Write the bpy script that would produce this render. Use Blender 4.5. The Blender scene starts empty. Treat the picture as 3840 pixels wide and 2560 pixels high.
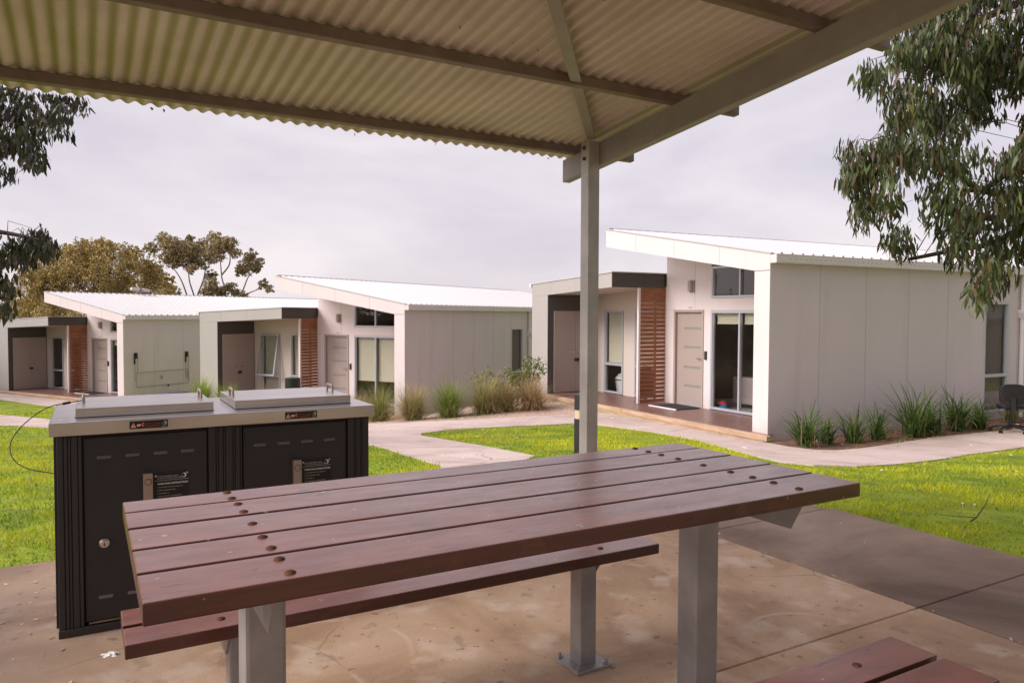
import bpy, bmesh, math, random
import numpy as np
from mathutils import Vector, Matrix
from mathutils.geometry import delaunay_2d_cdt
R = math.radians
sc = bpy.context.scene
rnd = random.Random(7)

# ------------------------------------------------------------------ camera, sky, sun
cam_d = bpy.data.cameras.new('camera'); cam = bpy.data.objects.new('camera', cam_d)
sc.collection.objects.link(cam); sc.camera = cam
cam_d.sensor_width = 36; cam_d.lens = 26.28; cam_d.clip_start = .05; cam_d.clip_end = 3000
cam.location = (0, 0, 1.3654)
cam.matrix_world = Matrix.Translation((0, 0, 1.3654)) @ Matrix.Rotation(math.pi/2-.0349, 4, 'X') @ Matrix.Rotation(.0036, 4, 'Z')
SUN_AZ, SUN_EL = R(-112), R(34)          # azimuth measured from +Y clockwise: over the left shoulder
sun_dir = Vector((math.sin(SUN_AZ)*math.cos(SUN_EL), math.cos(SUN_AZ)*math.cos(SUN_EL), math.sin(SUN_EL)))
sd = bpy.data.lights.new('sun', 'SUN'); sd.energy = 1.65; sd.angle = R(24); sd.color = (1, .91, .84)
so = bpy.data.objects.new('sun', sd); sc.collection.objects.link(so)
so.rotation_euler = sun_dir.to_track_quat('Z', 'Y').to_euler()
w = bpy.data.worlds.new('World'); sc.world = w; w.use_nodes = True
nt = w.node_tree; nt.nodes.clear(); N = nt.nodes.new; L = nt.links.new
out = N('ShaderNodeOutputWorld'); mixs = N('ShaderNodeMixShader'); b1 = N('ShaderNodeBackground'); b2 = N('ShaderNodeBackground')
sky = N('ShaderNodeTexSky'); sky.sky_type = 'NISHITA'; sky.sun_disc = False; sky.sun_elevation = SUN_EL; sky.sun_rotation = SUN_AZ
b1.inputs[1].default_value = .1; L(sky.outputs[0], b1.inputs[0])
tc = N('ShaderNodeTexCoord'); mp = N('ShaderNodeMapping'); mp.inputs['Scale'].default_value = (1.0, 1.0, 2.7); mp.inputs['Rotation'].default_value = (0, .06, 0)
nz = N('ShaderNodeTexNoise'); nz.inputs['Scale'].default_value = 2.6; nz.inputs['Detail'].default_value = 5; nz.inputs['Roughness'].default_value = .55; nz.inputs['Distortion'].default_value = .3
rp = N('ShaderNodeValToRGB'); rp.color_ramp.elements[0].position = .32; rp.color_ramp.elements[0].color = (.475, .435, .49, 1)
rp.color_ramp.elements[1].position = .68; rp.color_ramp.elements[1].color = (.655, .595, .615, 1)
L(tc.outputs['Generated'], mp.inputs[0]); L(mp.outputs[0], nz.inputs[0]); L(nz.outputs[0], rp.inputs[0]); L(rp.outputs[0], b2.inputs[0]); dg = N('ShaderNodeVectorMath'); dg.operation = 'DOT_PRODUCT'; dg.inputs[1].default_value = sun_dir; nrm = N('ShaderNodeVectorMath'); nrm.operation = 'NORMALIZE'
L(tc.outputs['Generated'], nrm.inputs[0]); L(nrm.outputs[0], dg.inputs[0])
gm = N('ShaderNodeMapRange'); gm.interpolation_type = 'SMOOTHSTEP'; gm.inputs['From Min'].default_value = .22; gm.inputs['From Max'].default_value = 1.; gm.inputs['To Min'].default_value = .93; gm.inputs['To Max'].default_value = 2.3
L(dg.outputs['Value'], gm.inputs[0])
d2 = N('ShaderNodeVectorMath'); d2.operation = 'DOT_PRODUCT'; d2.inputs[1].default_value = (math.sin(R(135)), math.cos(R(135)), .15); L(nrm.outputs[0], d2.inputs[0])
gm2 = N('ShaderNodeMapRange'); gm2.interpolation_type = 'SMOOTHSTEP'; gm2.inputs['From Min'].default_value = -.15; gm2.inputs['From Max'].default_value = .75; gm2.inputs['To Min'].default_value = 1.; gm2.inputs['To Max'].default_value = .50; L(d2.outputs['Value'], gm2.inputs[0])  # added dimming of the unseen sky behind right, to deepen shaded faces
mm_ = N('ShaderNodeMath'); mm_.operation = 'MULTIPLY'; L(gm.outputs[0], mm_.inputs[0]); L(gm2.outputs[0], mm_.inputs[1]); L(mm_.outputs[0], b2.inputs[1])   # the cloud is brighter where the sun stands behind it
mixs.inputs[0].default_value = .9; L(b1.outputs[0], mixs.inputs[1]); L(b2.outputs[0], mixs.inputs[2]); L(mixs.outputs[0], out.inputs[0])
sc.view_settings.view_transform = 'Standard'; sc.view_settings.look = 'None'; sc.view_settings.exposure = 0.68; sc.view_settings.gamma = 1
sc.render.engine = 'CYCLES'
sc.cycles.max_bounces = 8; sc.cycles.diffuse_bounces = 4; sc.cycles.transparent_max_bounces = 12

# ------------------------------------------------------------------ materials
def lin(c):
    return tuple(((v/255)/12.92 if v/255 <= .04045 else ((v/255+.055)/1.055)**2.4) for v in c)
MATS = {}
def mat(name, col, rough=.6, metal=0., var=.0, scale=4., col2=None, bump=0., bscale=60., stretch=(1, 1, 1), spec=.5, coat=0., detail=6, lo=.35, hi=.65, attr=None, trans=0., streak=None):
    m = bpy.data.materials.new(name); m.use_nodes = True; t = m.node_tree; n = t.nodes.new; l = t.links.new
    p = t.nodes['Principled BSDF']; p.inputs['Roughness'].default_value = rough; p.inputs['Metallic'].default_value = metal
    p.inputs['Specular IOR Level'].default_value = spec; p.inputs['Coat Weight'].default_value = coat; p.inputs['Coat Roughness'].default_value = .24
    p.inputs['Base Color'].default_value = (*col, 1)
    tcn = n('ShaderNodeTexCoord'); mpn = n('ShaderNodeMapping'); mpn.inputs['Scale'].default_value = stretch; l(tcn.outputs['Object'], mpn.inputs[0])
    last = None
    if var > 0 or col2:
        c2 = col2 if col2 else tuple(max(0, v*(1-var)) for v in col)
        nn = n('ShaderNodeTexNoise'); nn.inputs['Scale'].default_value = scale; nn.inputs['Detail'].default_value = detail; nn.inputs['Roughness'].default_value = .62
        l(mpn.outputs[0], nn.inputs[0])
        cr = n('ShaderNodeValToRGB'); cr.color_ramp.elements[0].position = lo; cr.color_ramp.elements[1].position = hi
        cr.color_ramp.elements[0].color = (*c2, 1); cr.color_ramp.elements[1].color = (*col, 1)
        l(nn.outputs[0], cr.inputs[0]); last = cr.outputs[0]
    if streak:
        c3, ssc, st, slo, shi, fac = streak
        m2 = n('ShaderNodeMapping'); m2.inputs['Scale'].default_value = st; l(tcn.outputs['Object'], m2.inputs[0])
        n2 = n('ShaderNodeTexNoise'); n2.inputs['Scale'].default_value = ssc; n2.inputs['Detail'].default_value = 5; l(m2.outputs[0], n2.inputs[0])
        r2 = n('ShaderNodeMapRange'); r2.inputs['From Min'].default_value = slo; r2.inputs['From Max'].default_value = shi; r2.inputs['To Max'].default_value = fac
        l(n2.outputs[0], r2.inputs[0])
        mx = n('ShaderNodeMix'); mx.data_type = 'RGBA'; l(r2.outputs[0], mx.inputs[0])
        if last: l(last, mx.inputs[6])
        else: mx.inputs[6].default_value = (*col, 1)
        mx.inputs[7].default_value = (*c3, 1); last = mx.outputs[2]
    if attr:
        at = n('ShaderNodeAttribute'); at.attribute_name = attr
        if last:
            mx = n('ShaderNodeMix'); mx.data_type = 'RGBA'; mx.blend_type = 'MULTIPLY'; mx.inputs[0].default_value = 1; l(last, mx.inputs[6]); l(at.outputs['Color'], mx.inputs[7]); last = mx.outputs[2]
        else: last = at.outputs['Color']
    if last: l(last, p.inputs['Base Color'])
    if bump > 0:
        bn = n('ShaderNodeTexNoise'); bn.inputs['Scale'].default_value = bscale; bn.inputs['Detail'].default_value = 4; l(mpn.outputs[0], bn.inputs[0])
        bp = n('ShaderNodeBump'); bp.inputs['Strength'].default_value = bump; bp.inputs['Distance'].default_value = .01; l(bn.outputs[0], bp.inputs['Height']); l(bp.outputs[0], p.inputs['Normal'])
    if trans > 0:
        tr = n('ShaderNodeBsdfTranslucent'); ms = n('ShaderNodeMixShader'); ms.inputs[0].default_value = trans
        if last: l(last, tr.inputs[0])
        else: tr.inputs[0].default_value = (*col, 1)
        l(p.outputs[0], ms.inputs[1]); l(tr.outputs[0], ms.inputs[2]); l(ms.outputs[0], t.nodes['Material Output'].inputs[0])
    MATS[name] = m; return m
mat('white_paint', (.76, .675, .67), .55, var=.05, scale=.8, bump=.05, bscale=90, streak=((.5, .45, .41), 2.0, (1, 3, .25), .58, .85, .25))
mat('cream_paint', (.62, .545, .49), .6, var=.05, scale=.8, bump=.05)
mat('lilac_paint', (.63, .565, .575), .7, var=.06, scale=.6, bump=.12, bscale=140, streak=((.36, .31, .29), 2.4, (1, 1, .12), .56, .80, .20))
mat('sage_paint', (.42, .40, .375), .65, var=.06, scale=.7, bump=.06)
mat('charcoal_paint', (.085, .075, .072), .6, var=.1, scale=2)
mat('groove_metal', (.27, .27, .245), .5)
mat('taupe_paint', (.41, .335, .30), .5, var=.06, scale=1)
mat('soffit', (.62, .53, .47), .6)
mat('joint', (.30, .26, .25), .8)
mat('roof_metal', (.56, .54, .55), .42, var=.04, scale=1.3)
mat('gutter_metal', (.70, .66, .65), .4, var=.05, scale=2)
mat('aluminium', (.50, .52, .56), .35, metal=.3)
mat('cedar', (.36, .130, .052), .5, col2=(.20, .065, .026), scale=3.5, stretch=(1, 1, 9), bump=.1)
mat('deck_timber', (.30, .165, .135), .42, col2=(.20, .105, .085), scale=3, stretch=(6, .6, 1))
mat('pale_timber', (.62, .44, .30), .75, col2=(.42, .28, .18), scale=3, stretch=(8, .8, 8), bump=.3, bscale=20)
mat('black_plastic', (.018, .017, .019), .45, bump=.1, bscale=120)
mat('dark_interior', (.34, .30, .28), .8)
mat('blind', (.78, .73, .60), .8, trans=.25)
mat('dark_curtain', (.20, .17, .16), .9)
mat('sofa_fabric', (.36, .29, .30), .9, bump=.4, bscale=150)
mat('red_cloth', (.65, .05, .05), .8); mat('blue_cloth', (.03, .25, .55), .8)
mat('white_plastic', (.8, .8, .8), .4)
mat('chair_black', (.009, .008, .009), .55)
mat('rubber', (.035, .03, .03), .9, bump=.5, bscale=200)
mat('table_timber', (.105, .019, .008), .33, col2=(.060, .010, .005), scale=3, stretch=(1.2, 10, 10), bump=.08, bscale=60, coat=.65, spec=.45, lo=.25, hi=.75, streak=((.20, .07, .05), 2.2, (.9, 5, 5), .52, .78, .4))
mat('rust', (.14, .048, .022), .75, col2=(.06, .02, .012), scale=60)
mat('galv', (.37, .345, .33), .45, metal=.35, col2=(.27, .25, .24), scale=5, bump=.03)
mat('rust_galv', (.30, .22, .16), .6, metal=.2, col2=(.16, .08, .04), scale=25)
mat('louvre_metal', (.20, .175, .17), .4, metal=.5)
mat('post_paint', (.54, .50, .48), .42, metal=.25, col2=(.36, .335, .32), scale=3)
mat('beam_paint', (.35, .315, .31), .5, metal=.1, col2=(.27, .24, .235), scale=3)
mat('purlin_paint', (.23, .17, .15), .55, metal=.1, col2=(.16, .115, .10), scale=5)
mat('stainless', (.62, .57, .55), .26, metal=.95, col2=(.52, .47, .45), scale=2.2, stretch=(1, 5, 5), bump=.02)
mat('bbq_slats', (.030, .025, .025), .55, col2=(.024, .02, .02), scale=4, stretch=(14, 14, .8), bump=.3, bscale=30)
mat('bbq_door', (.026, .022, .022), .48, col2=(.017, .014, .014), scale=5, bump=.25, bscale=380)
mat('plate_black', (.010, .010, .012), .3)
mat('ink_white', (.75, .70, .66), .6); mat('ink_red', (.75, .05, .07), .6); mat('ink_pink', (.85, .35, .30), .6); mat('ink_cream', (.80, .62, .40), .6); mat('ink_green', (.03, .50, .20), .6); mat('ink_blue', (.02, .08, .35), .6)
mat('brass', (.42, .33, .28), .35, metal=.7)
mat('lamp_glass', (.62, .50, .36), .3)
mat('bark', (.27, .21, .17), .85, col2=(.13, .10, .08), scale=6, bump=.5, bscale=12)
mat('dark_bark', (.06, .04, .035), .85, bump=.3, bscale=30)
mat('leaf', (.5, .5, .5), .45, attr='tint', trans=.22)
mat('far_leaf', (.5, .5, .5), .8, attr='tint', trans=.15, spec=.15)
mat('blade', (.5, .5, .5), .7, attr='tint', trans=.35, spec=.2)
mat('soil', (.10, .07, .05), .95)
mat('litter', (.20, .11, .07), .9, attr='tint')
mat('paper', (.82, .82, .80), .9)

def top_sheen_and_wear(name):       # bright sheen of the board tops put into the colour, then scars and scratches
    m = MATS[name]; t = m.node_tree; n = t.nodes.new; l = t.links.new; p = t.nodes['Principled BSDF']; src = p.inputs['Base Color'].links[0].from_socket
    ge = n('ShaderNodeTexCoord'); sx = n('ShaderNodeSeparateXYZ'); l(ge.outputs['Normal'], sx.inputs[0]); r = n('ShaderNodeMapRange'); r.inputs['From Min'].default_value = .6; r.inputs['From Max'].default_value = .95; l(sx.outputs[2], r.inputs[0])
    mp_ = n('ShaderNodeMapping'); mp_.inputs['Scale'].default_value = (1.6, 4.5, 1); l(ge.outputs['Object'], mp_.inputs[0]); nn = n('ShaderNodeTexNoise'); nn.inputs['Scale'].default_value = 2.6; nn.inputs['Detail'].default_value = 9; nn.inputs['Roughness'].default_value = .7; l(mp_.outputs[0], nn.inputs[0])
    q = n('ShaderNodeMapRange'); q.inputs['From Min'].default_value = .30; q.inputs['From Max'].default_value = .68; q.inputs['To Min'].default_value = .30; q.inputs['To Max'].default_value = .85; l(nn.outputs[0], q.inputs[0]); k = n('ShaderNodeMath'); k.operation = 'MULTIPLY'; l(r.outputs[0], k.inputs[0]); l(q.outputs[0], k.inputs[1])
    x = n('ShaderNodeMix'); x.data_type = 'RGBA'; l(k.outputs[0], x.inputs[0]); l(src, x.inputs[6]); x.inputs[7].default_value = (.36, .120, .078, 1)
    # dark scars and knots
    mp2 = n('ShaderNodeMapping'); mp2.inputs['Scale'].default_value = (1., 3., 1); l(ge.outputs['Object'], mp2.inputs[0]); n2 = n('ShaderNodeTexNoise'); n2.inputs['Scale'].default_value = 11; n2.inputs['Detail'].default_value = 3; l(mp2.outputs[0], n2.inputs[0])
    r2 = n('ShaderNodeMapRange'); r2.inputs['From Min'].default_value = .665; r2.inputs['From Max'].default_value = .70; r2.inputs['To Max'].default_value = .75; l(n2.outputs[0], r2.inputs[0])
    y = n('ShaderNodeMix'); y.data_type = 'RGBA'; l(r2.outputs[0], y.inputs[0]); l(x.outputs[2], y.inputs[6]); y.inputs[7].default_value = (.06, .03, .025, 1)
    # pale scratches
    n3 = n('ShaderNodeTexNoise'); n3.inputs['Scale'].default_value = 34; n3.inputs['Detail'].default_value = 2; l(ge.outputs['Object'], n3.inputs[0]); r3 = n('ShaderNodeMapRange'); r3.inputs['From Min'].default_value = .72; r3.inputs['From Max'].default_value = .75; r3.inputs['To Max'].default_value = .6; l(n3.outputs[0], r3.inputs[0])
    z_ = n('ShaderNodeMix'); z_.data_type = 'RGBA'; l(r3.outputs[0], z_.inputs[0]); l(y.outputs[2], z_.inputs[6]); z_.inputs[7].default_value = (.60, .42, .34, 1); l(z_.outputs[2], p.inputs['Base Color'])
def cracks(name, scale, width, c, gate=(.45, .6)):
    m = MATS[name]; t = m.node_tree; n = t.nodes.new; l = t.links.new; p = t.nodes['Principled BSDF']; src = p.inputs['Base Color'].links[0].from_socket; tcn = n('ShaderNodeTexCoord')
    nn = n('ShaderNodeTexNoise'); nn.inputs['Scale'].default_value = 2.5; nn.inputs['Detail'].default_value = 5; l(tcn.outputs['Object'], nn.inputs[0]); mx = n('ShaderNodeMix'); mx.data_type = 'RGBA'; mx.inputs[0].default_value = .12; l(tcn.outputs['Object'], mx.inputs[6]); l(nn.outputs['Color'], mx.inputs[7])
    v = n('ShaderNodeTexVoronoi'); v.feature = 'DISTANCE_TO_EDGE'; v.inputs['Scale'].default_value = scale; l(mx.outputs[2], v.inputs['Vector']); r = n('ShaderNodeMapRange'); r.inputs['From Min'].default_value = width; r.inputs['From Max'].default_value = 0; l(v.outputs['Distance'], r.inputs[0])
    g = n('ShaderNodeTexNoise'); g.inputs['Scale'].default_value = .9; l(tcn.outputs['Object'], g.inputs[0]); gr = n('ShaderNodeMapRange'); gr.inputs['From Min'].default_value = gate[0]; gr.inputs['From Max'].default_value = gate[1]; gr.inputs['To Max'].default_value = .8; l(g.outputs[0], gr.inputs[0])
    k = n('ShaderNodeMath'); k.operation = 'MULTIPLY'; l(r.outputs[0], k.inputs[0]); l(gr.outputs[0], k.inputs[1]); x = n('ShaderNodeMix'); x.data_type = 'RGBA'; l(k.outputs[0], x.inputs[0]); l(src, x.inputs[6]); x.inputs[7].default_value = (*c, 1); l(x.outputs[2], p.inputs['Base Color'])
def grain(name, c_dark, c_light, st=(1.5, 55, 55)):
    m = MATS[name]; t = m.node_tree; n = t.nodes.new; l = t.links.new; p = t.nodes['Principled BSDF']; src = p.inputs['Base Color'].links[0].from_socket
    tcn = n('ShaderNodeTexCoord'); oi = n('ShaderNodeObjectInfo'); ad = n('ShaderNodeVectorMath'); ad.operation = 'ADD'
    sc_ = n('ShaderNodeVectorMath'); sc_.operation = 'SCALE'; sc_.inputs[3].default_value = 30; cx = n('ShaderNodeCombineXYZ'); l(oi.outputs['Random'], cx.inputs[0]); l(oi.outputs['Random'], cx.inputs[1]); l(cx.outputs[0], sc_.inputs[0])
    mp_ = n('ShaderNodeMapping'); mp_.inputs['Scale'].default_value = st; l(tcn.outputs['Object'], mp_.inputs[0]); l(mp_.outputs[0], ad.inputs[0]); l(sc_.outputs[0], ad.inputs[1])
    g1 = n('ShaderNodeTexNoise'); g1.inputs['Scale'].default_value = 1.6; g1.inputs['Detail'].default_value = 7; g1.inputs['Roughness'].default_value = .7; g1.inputs['Distortion'].default_value = .4; l(ad.outputs[0], g1.inputs[0])
    r1 = n('ShaderNodeMapRange'); r1.inputs['From Min'].default_value = .35; r1.inputs['From Max'].default_value = .62; r1.inputs['To Min'].default_value = .75; r1.inputs['To Max'].default_value = 0; l(g1.outputs[0], r1.inputs[0])
    a = n('ShaderNodeMix'); a.data_type = 'RGBA'; l(r1.outputs[0], a.inputs[0]); l(src, a.inputs[6]); a.inputs[7].default_value = (*c_dark, 1)
    g2 = n('ShaderNodeTexNoise'); g2.inputs['Scale'].default_value = 9; g2.inputs['Detail'].default_value = 6; g2.inputs['Roughness'].default_value = .75; m2 = n('ShaderNodeMapping'); m2.inputs['Scale'].default_value = (.5, 1.3, 1); l(tcn.outputs['Object'], m2.inputs[0]); l(m2.outputs[0], g2.inputs[0])
    r2 = n('ShaderNodeMapRange'); r2.inputs['From Min'].default_value = .53; r2.inputs['From Max'].default_value = .74; r2.inputs['To Max'].default_value = .7; l(g2.outputs[0], r2.inputs[0])
    b = n('ShaderNodeMix'); b.data_type = 'RGBA'; l(r2.outputs[0], b.inputs[0]); l(a.outputs[2], b.inputs[6]); b.inputs[7].default_value = (*c_light, 1)
    l(b.outputs[2], p.inputs['Base Color'])
    rr = n('ShaderNodeMapRange'); rr.inputs['From Min'].default_value = .3; rr.inputs['From Max'].default_value = .7; rr.inputs['To Min'].default_value = .24; rr.inputs['To Max'].default_value = .46; l(g2.outputs[0], rr.inputs[0]); l(rr.outputs[0], p.inputs['Roughness'])
    bp = n('ShaderNodeBump'); bp.inputs['Strength'].default_value = .25; bp.inputs['Distance'].default_value = .002; l(g1.outputs[0], bp.inputs['Height']); l(bp.outputs[0], p.inputs['Normal'])
def splash(name, top=.30, c=(.30, .22, .16)):
    m = MATS[name]; t = m.node_tree; n = t.nodes.new; l = t.links.new; p = t.nodes['Principled BSDF']; src = p.inputs['Base Color'].links[0].from_socket
    tcn = n('ShaderNodeTexCoord'); sx = n('ShaderNodeSeparateXYZ'); l(tcn.outputs['Object'], sx.inputs[0]); nn = n('ShaderNodeTexNoise'); nn.inputs['Scale'].default_value = 3.5; nn.inputs['Detail'].default_value = 6; l(tcn.outputs['Object'], nn.inputs[0])
    a = n('ShaderNodeMath'); a.operation = 'MULTIPLY_ADD'; a.inputs[1].default_value = .7; l(nn.outputs[0], a.inputs[0]); l(sx.outputs[2], a.inputs[2])
    r = n('ShaderNodeMapRange'); r.inputs['From Min'].default_value = top+.35; r.inputs['From Max'].default_value = .05; r.inputs['To Max'].default_value = .55; l(a.outputs[0], r.inputs[0])
    x = n('ShaderNodeMix'); x.data_type = 'RGBA'; l(r.outputs[0], x.inputs[0]); l(src, x.inputs[6]); x.inputs[7].default_value = (*c, 1); l(x.outputs[2], p.inputs['Base Color'])
for k_ in ('lilac_paint', 'white_paint', 'sage_paint'): splash(k_)
grain('table_timber', (.035, .009, .006), (.17, .055, .036))
top_sheen_and_wear('table_timber')
grain('deck_timber', (.10, .045, .035), (.36, .22, .18), (40, 1.5, 40))
def glass_mat():
    m = bpy.data.materials.new('glass'); m.use_nodes = True; t = m.node_tree; t.nodes.clear(); n = t.nodes.new; l = t.links.new
    o = n('ShaderNodeOutputMaterial'); tr = n('ShaderNodeBsdfTransparent'); tr.inputs[0].default_value = (.93, .94, .93, 1)
    g = n('ShaderNodeBsdfGlossy'); g.inputs['Roughness'].default_value = .015; g.inputs['Color'].default_value = (.9, .9, .92, 1)
    f = n('ShaderNodeFresnel'); f.inputs['IOR'].default_value = 1.5
    a = n('ShaderNodeMath'); a.operation = 'MULTIPLY_ADD'; a.inputs[1].default_value = 1.0; a.inputs[2].default_value = .01
    nn = n('ShaderNodeTexNoise'); nn.inputs['Scale'].default_value = 1.3; tcn = n('ShaderNodeTexCoord'); l(tcn.outputs['Object'], nn.inputs[0])
    bp = n('ShaderNodeBump'); bp.inputs['Strength'].default_value = .05; bp.inputs['Distance'].default_value = .01; l(nn.outputs[0], bp.inputs['Height']); l(bp.outputs[0], g.inputs['Normal'])
    mx = n('ShaderNodeMixShader'); l(f.outputs[0], a.inputs[0]); gb = n('ShaderNodeNewGeometry'); iv = n('ShaderNodeMath'); iv.operation = 'SUBTRACT'; iv.inputs[0].default_value = 1; l(gb.outputs['Backfacing'], iv.inputs[1]); mu = n('ShaderNodeMath'); mu.operation = 'MULTIPLY'; l(iv.outputs[0], mu.inputs[0]); l(a.outputs[0], mu.inputs[1]); l(mu.outputs[0], mx.inputs[0]); l(tr.outputs[0], mx.inputs[1]); l(g.outputs[0], mx.inputs[2]); l(mx.outputs[0], o.inputs[0])
    MATS['glass'] = m
glass_mat()

def ground_mat(name, stops, scale=1.2, bump=.3, bscale=30, rough=.9, fine=(60, .25), spots=None, spec=.3, dirt=None):
    """stops: list of (pos, colour) on a large noise; a fine noise multiplies it; spots: (colour, scale, lo, hi)"""
    m = bpy.data.materials.new(name); m.use_nodes = True; t = m.node_tree; n = t.nodes.new; l = t.links.new
    p = t.nodes['Principled BSDF']; p.inputs['Roughness'].default_value = rough; p.inputs['Specular IOR Level'].default_value = spec
    tcn = n('ShaderNodeTexCoord')
    nn = n('ShaderNodeTexNoise'); nn.inputs['Scale'].default_value = scale; nn.inputs['Detail'].default_value = 8; nn.inputs['Roughness'].default_value = .6; nn.inputs['Distortion'].default_value = .6; l(tcn.outputs['Object'], nn.inputs[0])
    cr = n('ShaderNodeValToRGB'); e = cr.color_ramp.elements
    e[0].position, e[0].color = stops[0][0], (*stops[0][1], 1); e[1].position, e[1].color = stops[-1][0], (*stops[-1][1], 1)
    for pos, c in stops[1:-1]: q = e.new(pos); q.color = (*c, 1)
    l(nn.outputs[0], cr.inputs[0])
    fn = n('ShaderNodeTexNoise'); fn.inputs['Scale'].default_value = fine[0]; fn.inputs['Detail'].default_value = 5; l(tcn.outputs['Object'], fn.inputs[0])
    mr = n('ShaderNodeMapRange'); mr.inputs['From Min'].default_value = .3; mr.inputs['From Max'].default_value = .7; mr.inputs['To Min'].default_value = 1-fine[1]; mr.inputs['To Max'].default_value = 1+fine[1]*.6; l(fn.outputs[0], mr.inputs[0])
    mx = n('ShaderNodeMix'); mx.data_type = 'RGBA'; mx.blend_type = 'MULTIPLY'; mx.inputs[0].default_value = 1; l(cr.outputs[0], mx.inputs[6]); l(mr.outputs[0], mx.inputs[7]); last = mx.outputs[2]
    for sp in (spots or []):
        c, s, lo, hi, fac = sp
        sn = n('ShaderNodeTexNoise'); sn.inputs['Scale'].default_value = s; sn.inputs['Detail'].default_value = 4; l(tcn.outputs['Object'], sn.inputs[0])
        sr = n('ShaderNodeMapRange'); sr.inputs['From Min'].default_value = lo; sr.inputs['From Max'].default_value = hi; sr.inputs['To Max'].default_value = fac; l(sn.outputs[0], sr.inputs[0])
        m2 = n('ShaderNodeMix'); m2.data_type = 'RGBA'; l(sr.outputs[0], m2.inputs[0]); l(last, m2.inputs[6]); m2.inputs[7].default_value = (*c, 1); last = m2.outputs[2]
    l(last, p.inputs['Base Color'])
    bn = n('ShaderNodeTexNoise'); bn.inputs['Scale'].default_value = bscale; bn.inputs['Detail'].default_value = 6; l(tcn.outputs['Object'], bn.inputs[0])
    bp = n('ShaderNodeBump'); bp.inputs['Strength'].default_value = bump; bp.inputs['Distance'].default_value = .02; l(bn.outputs[0], bp.inputs['Height']); l(bp.outputs[0], p.inputs['Normal'])
    if dirt:
        (ax_, lo_, hi_, cc) = dirt
        dp = n('ShaderNodeVectorMath'); dp.operation = 'DOT_PRODUCT'; l(tcn.outputs['Object'], dp.inputs[0]); dp.inputs[1].default_value = ax_
        d1 = n('ShaderNodeMapRange'); d1.inputs['From Min'].default_value = hi_; d1.inputs['From Max'].default_value = lo_; l(dp.outputs['Value'], d1.inputs[0])
        dn = n('ShaderNodeTexNoise'); dn.inputs['Scale'].default_value = 2.2; dn.inputs['Detail'].default_value = 7; l(tcn.outputs['Object'], dn.inputs[0])
        d2 = n('ShaderNodeMath'); d2.operation = 'MULTIPLY_ADD'; d2.inputs[1].default_value = 1.6; l(d1.outputs[0], d2.inputs[0]); l(dn.outputs[0], d2.inputs[2])
        d3 = n('ShaderNodeMapRange'); d3.inputs['From Min'].default_value = .85; d3.inputs['From Max'].default_value = 1.9; d3.inputs['To Max'].default_value = .85; l(d2.outputs[0], d3.inputs[0])
        m2 = n('ShaderNodeMix'); m2.data_type = 'RGBA'; l(d3.outputs[0], m2.inputs[0]); l(p.inputs['Base Color'].links[0].from_socket, m2.inputs[6]); m2.inputs[7].default_value = (*cc, 1); l(m2.outputs[2], p.inputs['Base Color'])
    MATS[name] = m; return m
ground_mat('lawn', [(.3, (.12, .18, .016)), (.5, (.26, .34, .02)), (.7, (.36, .40, .03))], 1.6, .6, 40, spots=[((.12, .09, .04), 3.5, .62, .75, .7)])
ground_mat('concrete', [(.32, (.34, .215, .135)), (.5, (.54, .365, .24)), (.68, (.67, .49, .36))], 1.3, .16, 220, .8, (210, .30), spots=[((.74, .62, .52), 4.5, .55, .68, .5), ((.20, .14, .11), 6, .63, .69, .40), ((.16, .11, .085), 17, .66, .69, .6), ((.09, .07, .05), 40, .70, .74, .8)], dirt=((.868, .495, 0), -.75, .9, (.17, .125, .10)))
ground_mat('dark_concrete', [(.32, (.16, .105, .076)), (.5, (.29, .205, .15)), (.68, (.44, .33, .255))], 1.0, .2, 200, .75, (190, .32), spots=[((.07, .05, .04), 45, .70, .75, .7), ((.26, .20, .17), 3.1, .62, .8, .5)])
ground_mat('path_concrete', [(.3, (.46, .35, .305)), (.5, (.62, .50, .445)), (.7, (.70, .585, .53))], .8, .2, 60, .85, (50, .12), spots=[((.30, .23, .20), 1.7, .58, .75, .5)])
ground_mat('gravel', [(.3, (.38, .25, .19)), (.5, (.58, .42, .34)), (.7, (.72, .58, .50))], 14, 1.0, 28, .95, (45, .5), spots=[((.22, .13, .09), 9, .60, .70, .8)])
ground_mat('bark_mulch', [(.3, (.10, .05, .03)), (.5, (.24, .13, .085)), (.7, (.42, .26, .18))], 18, 1.0, 40, .95, (60, .5), spots=[((.06, .035, .02), 7, .55, .68, .7)])

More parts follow.
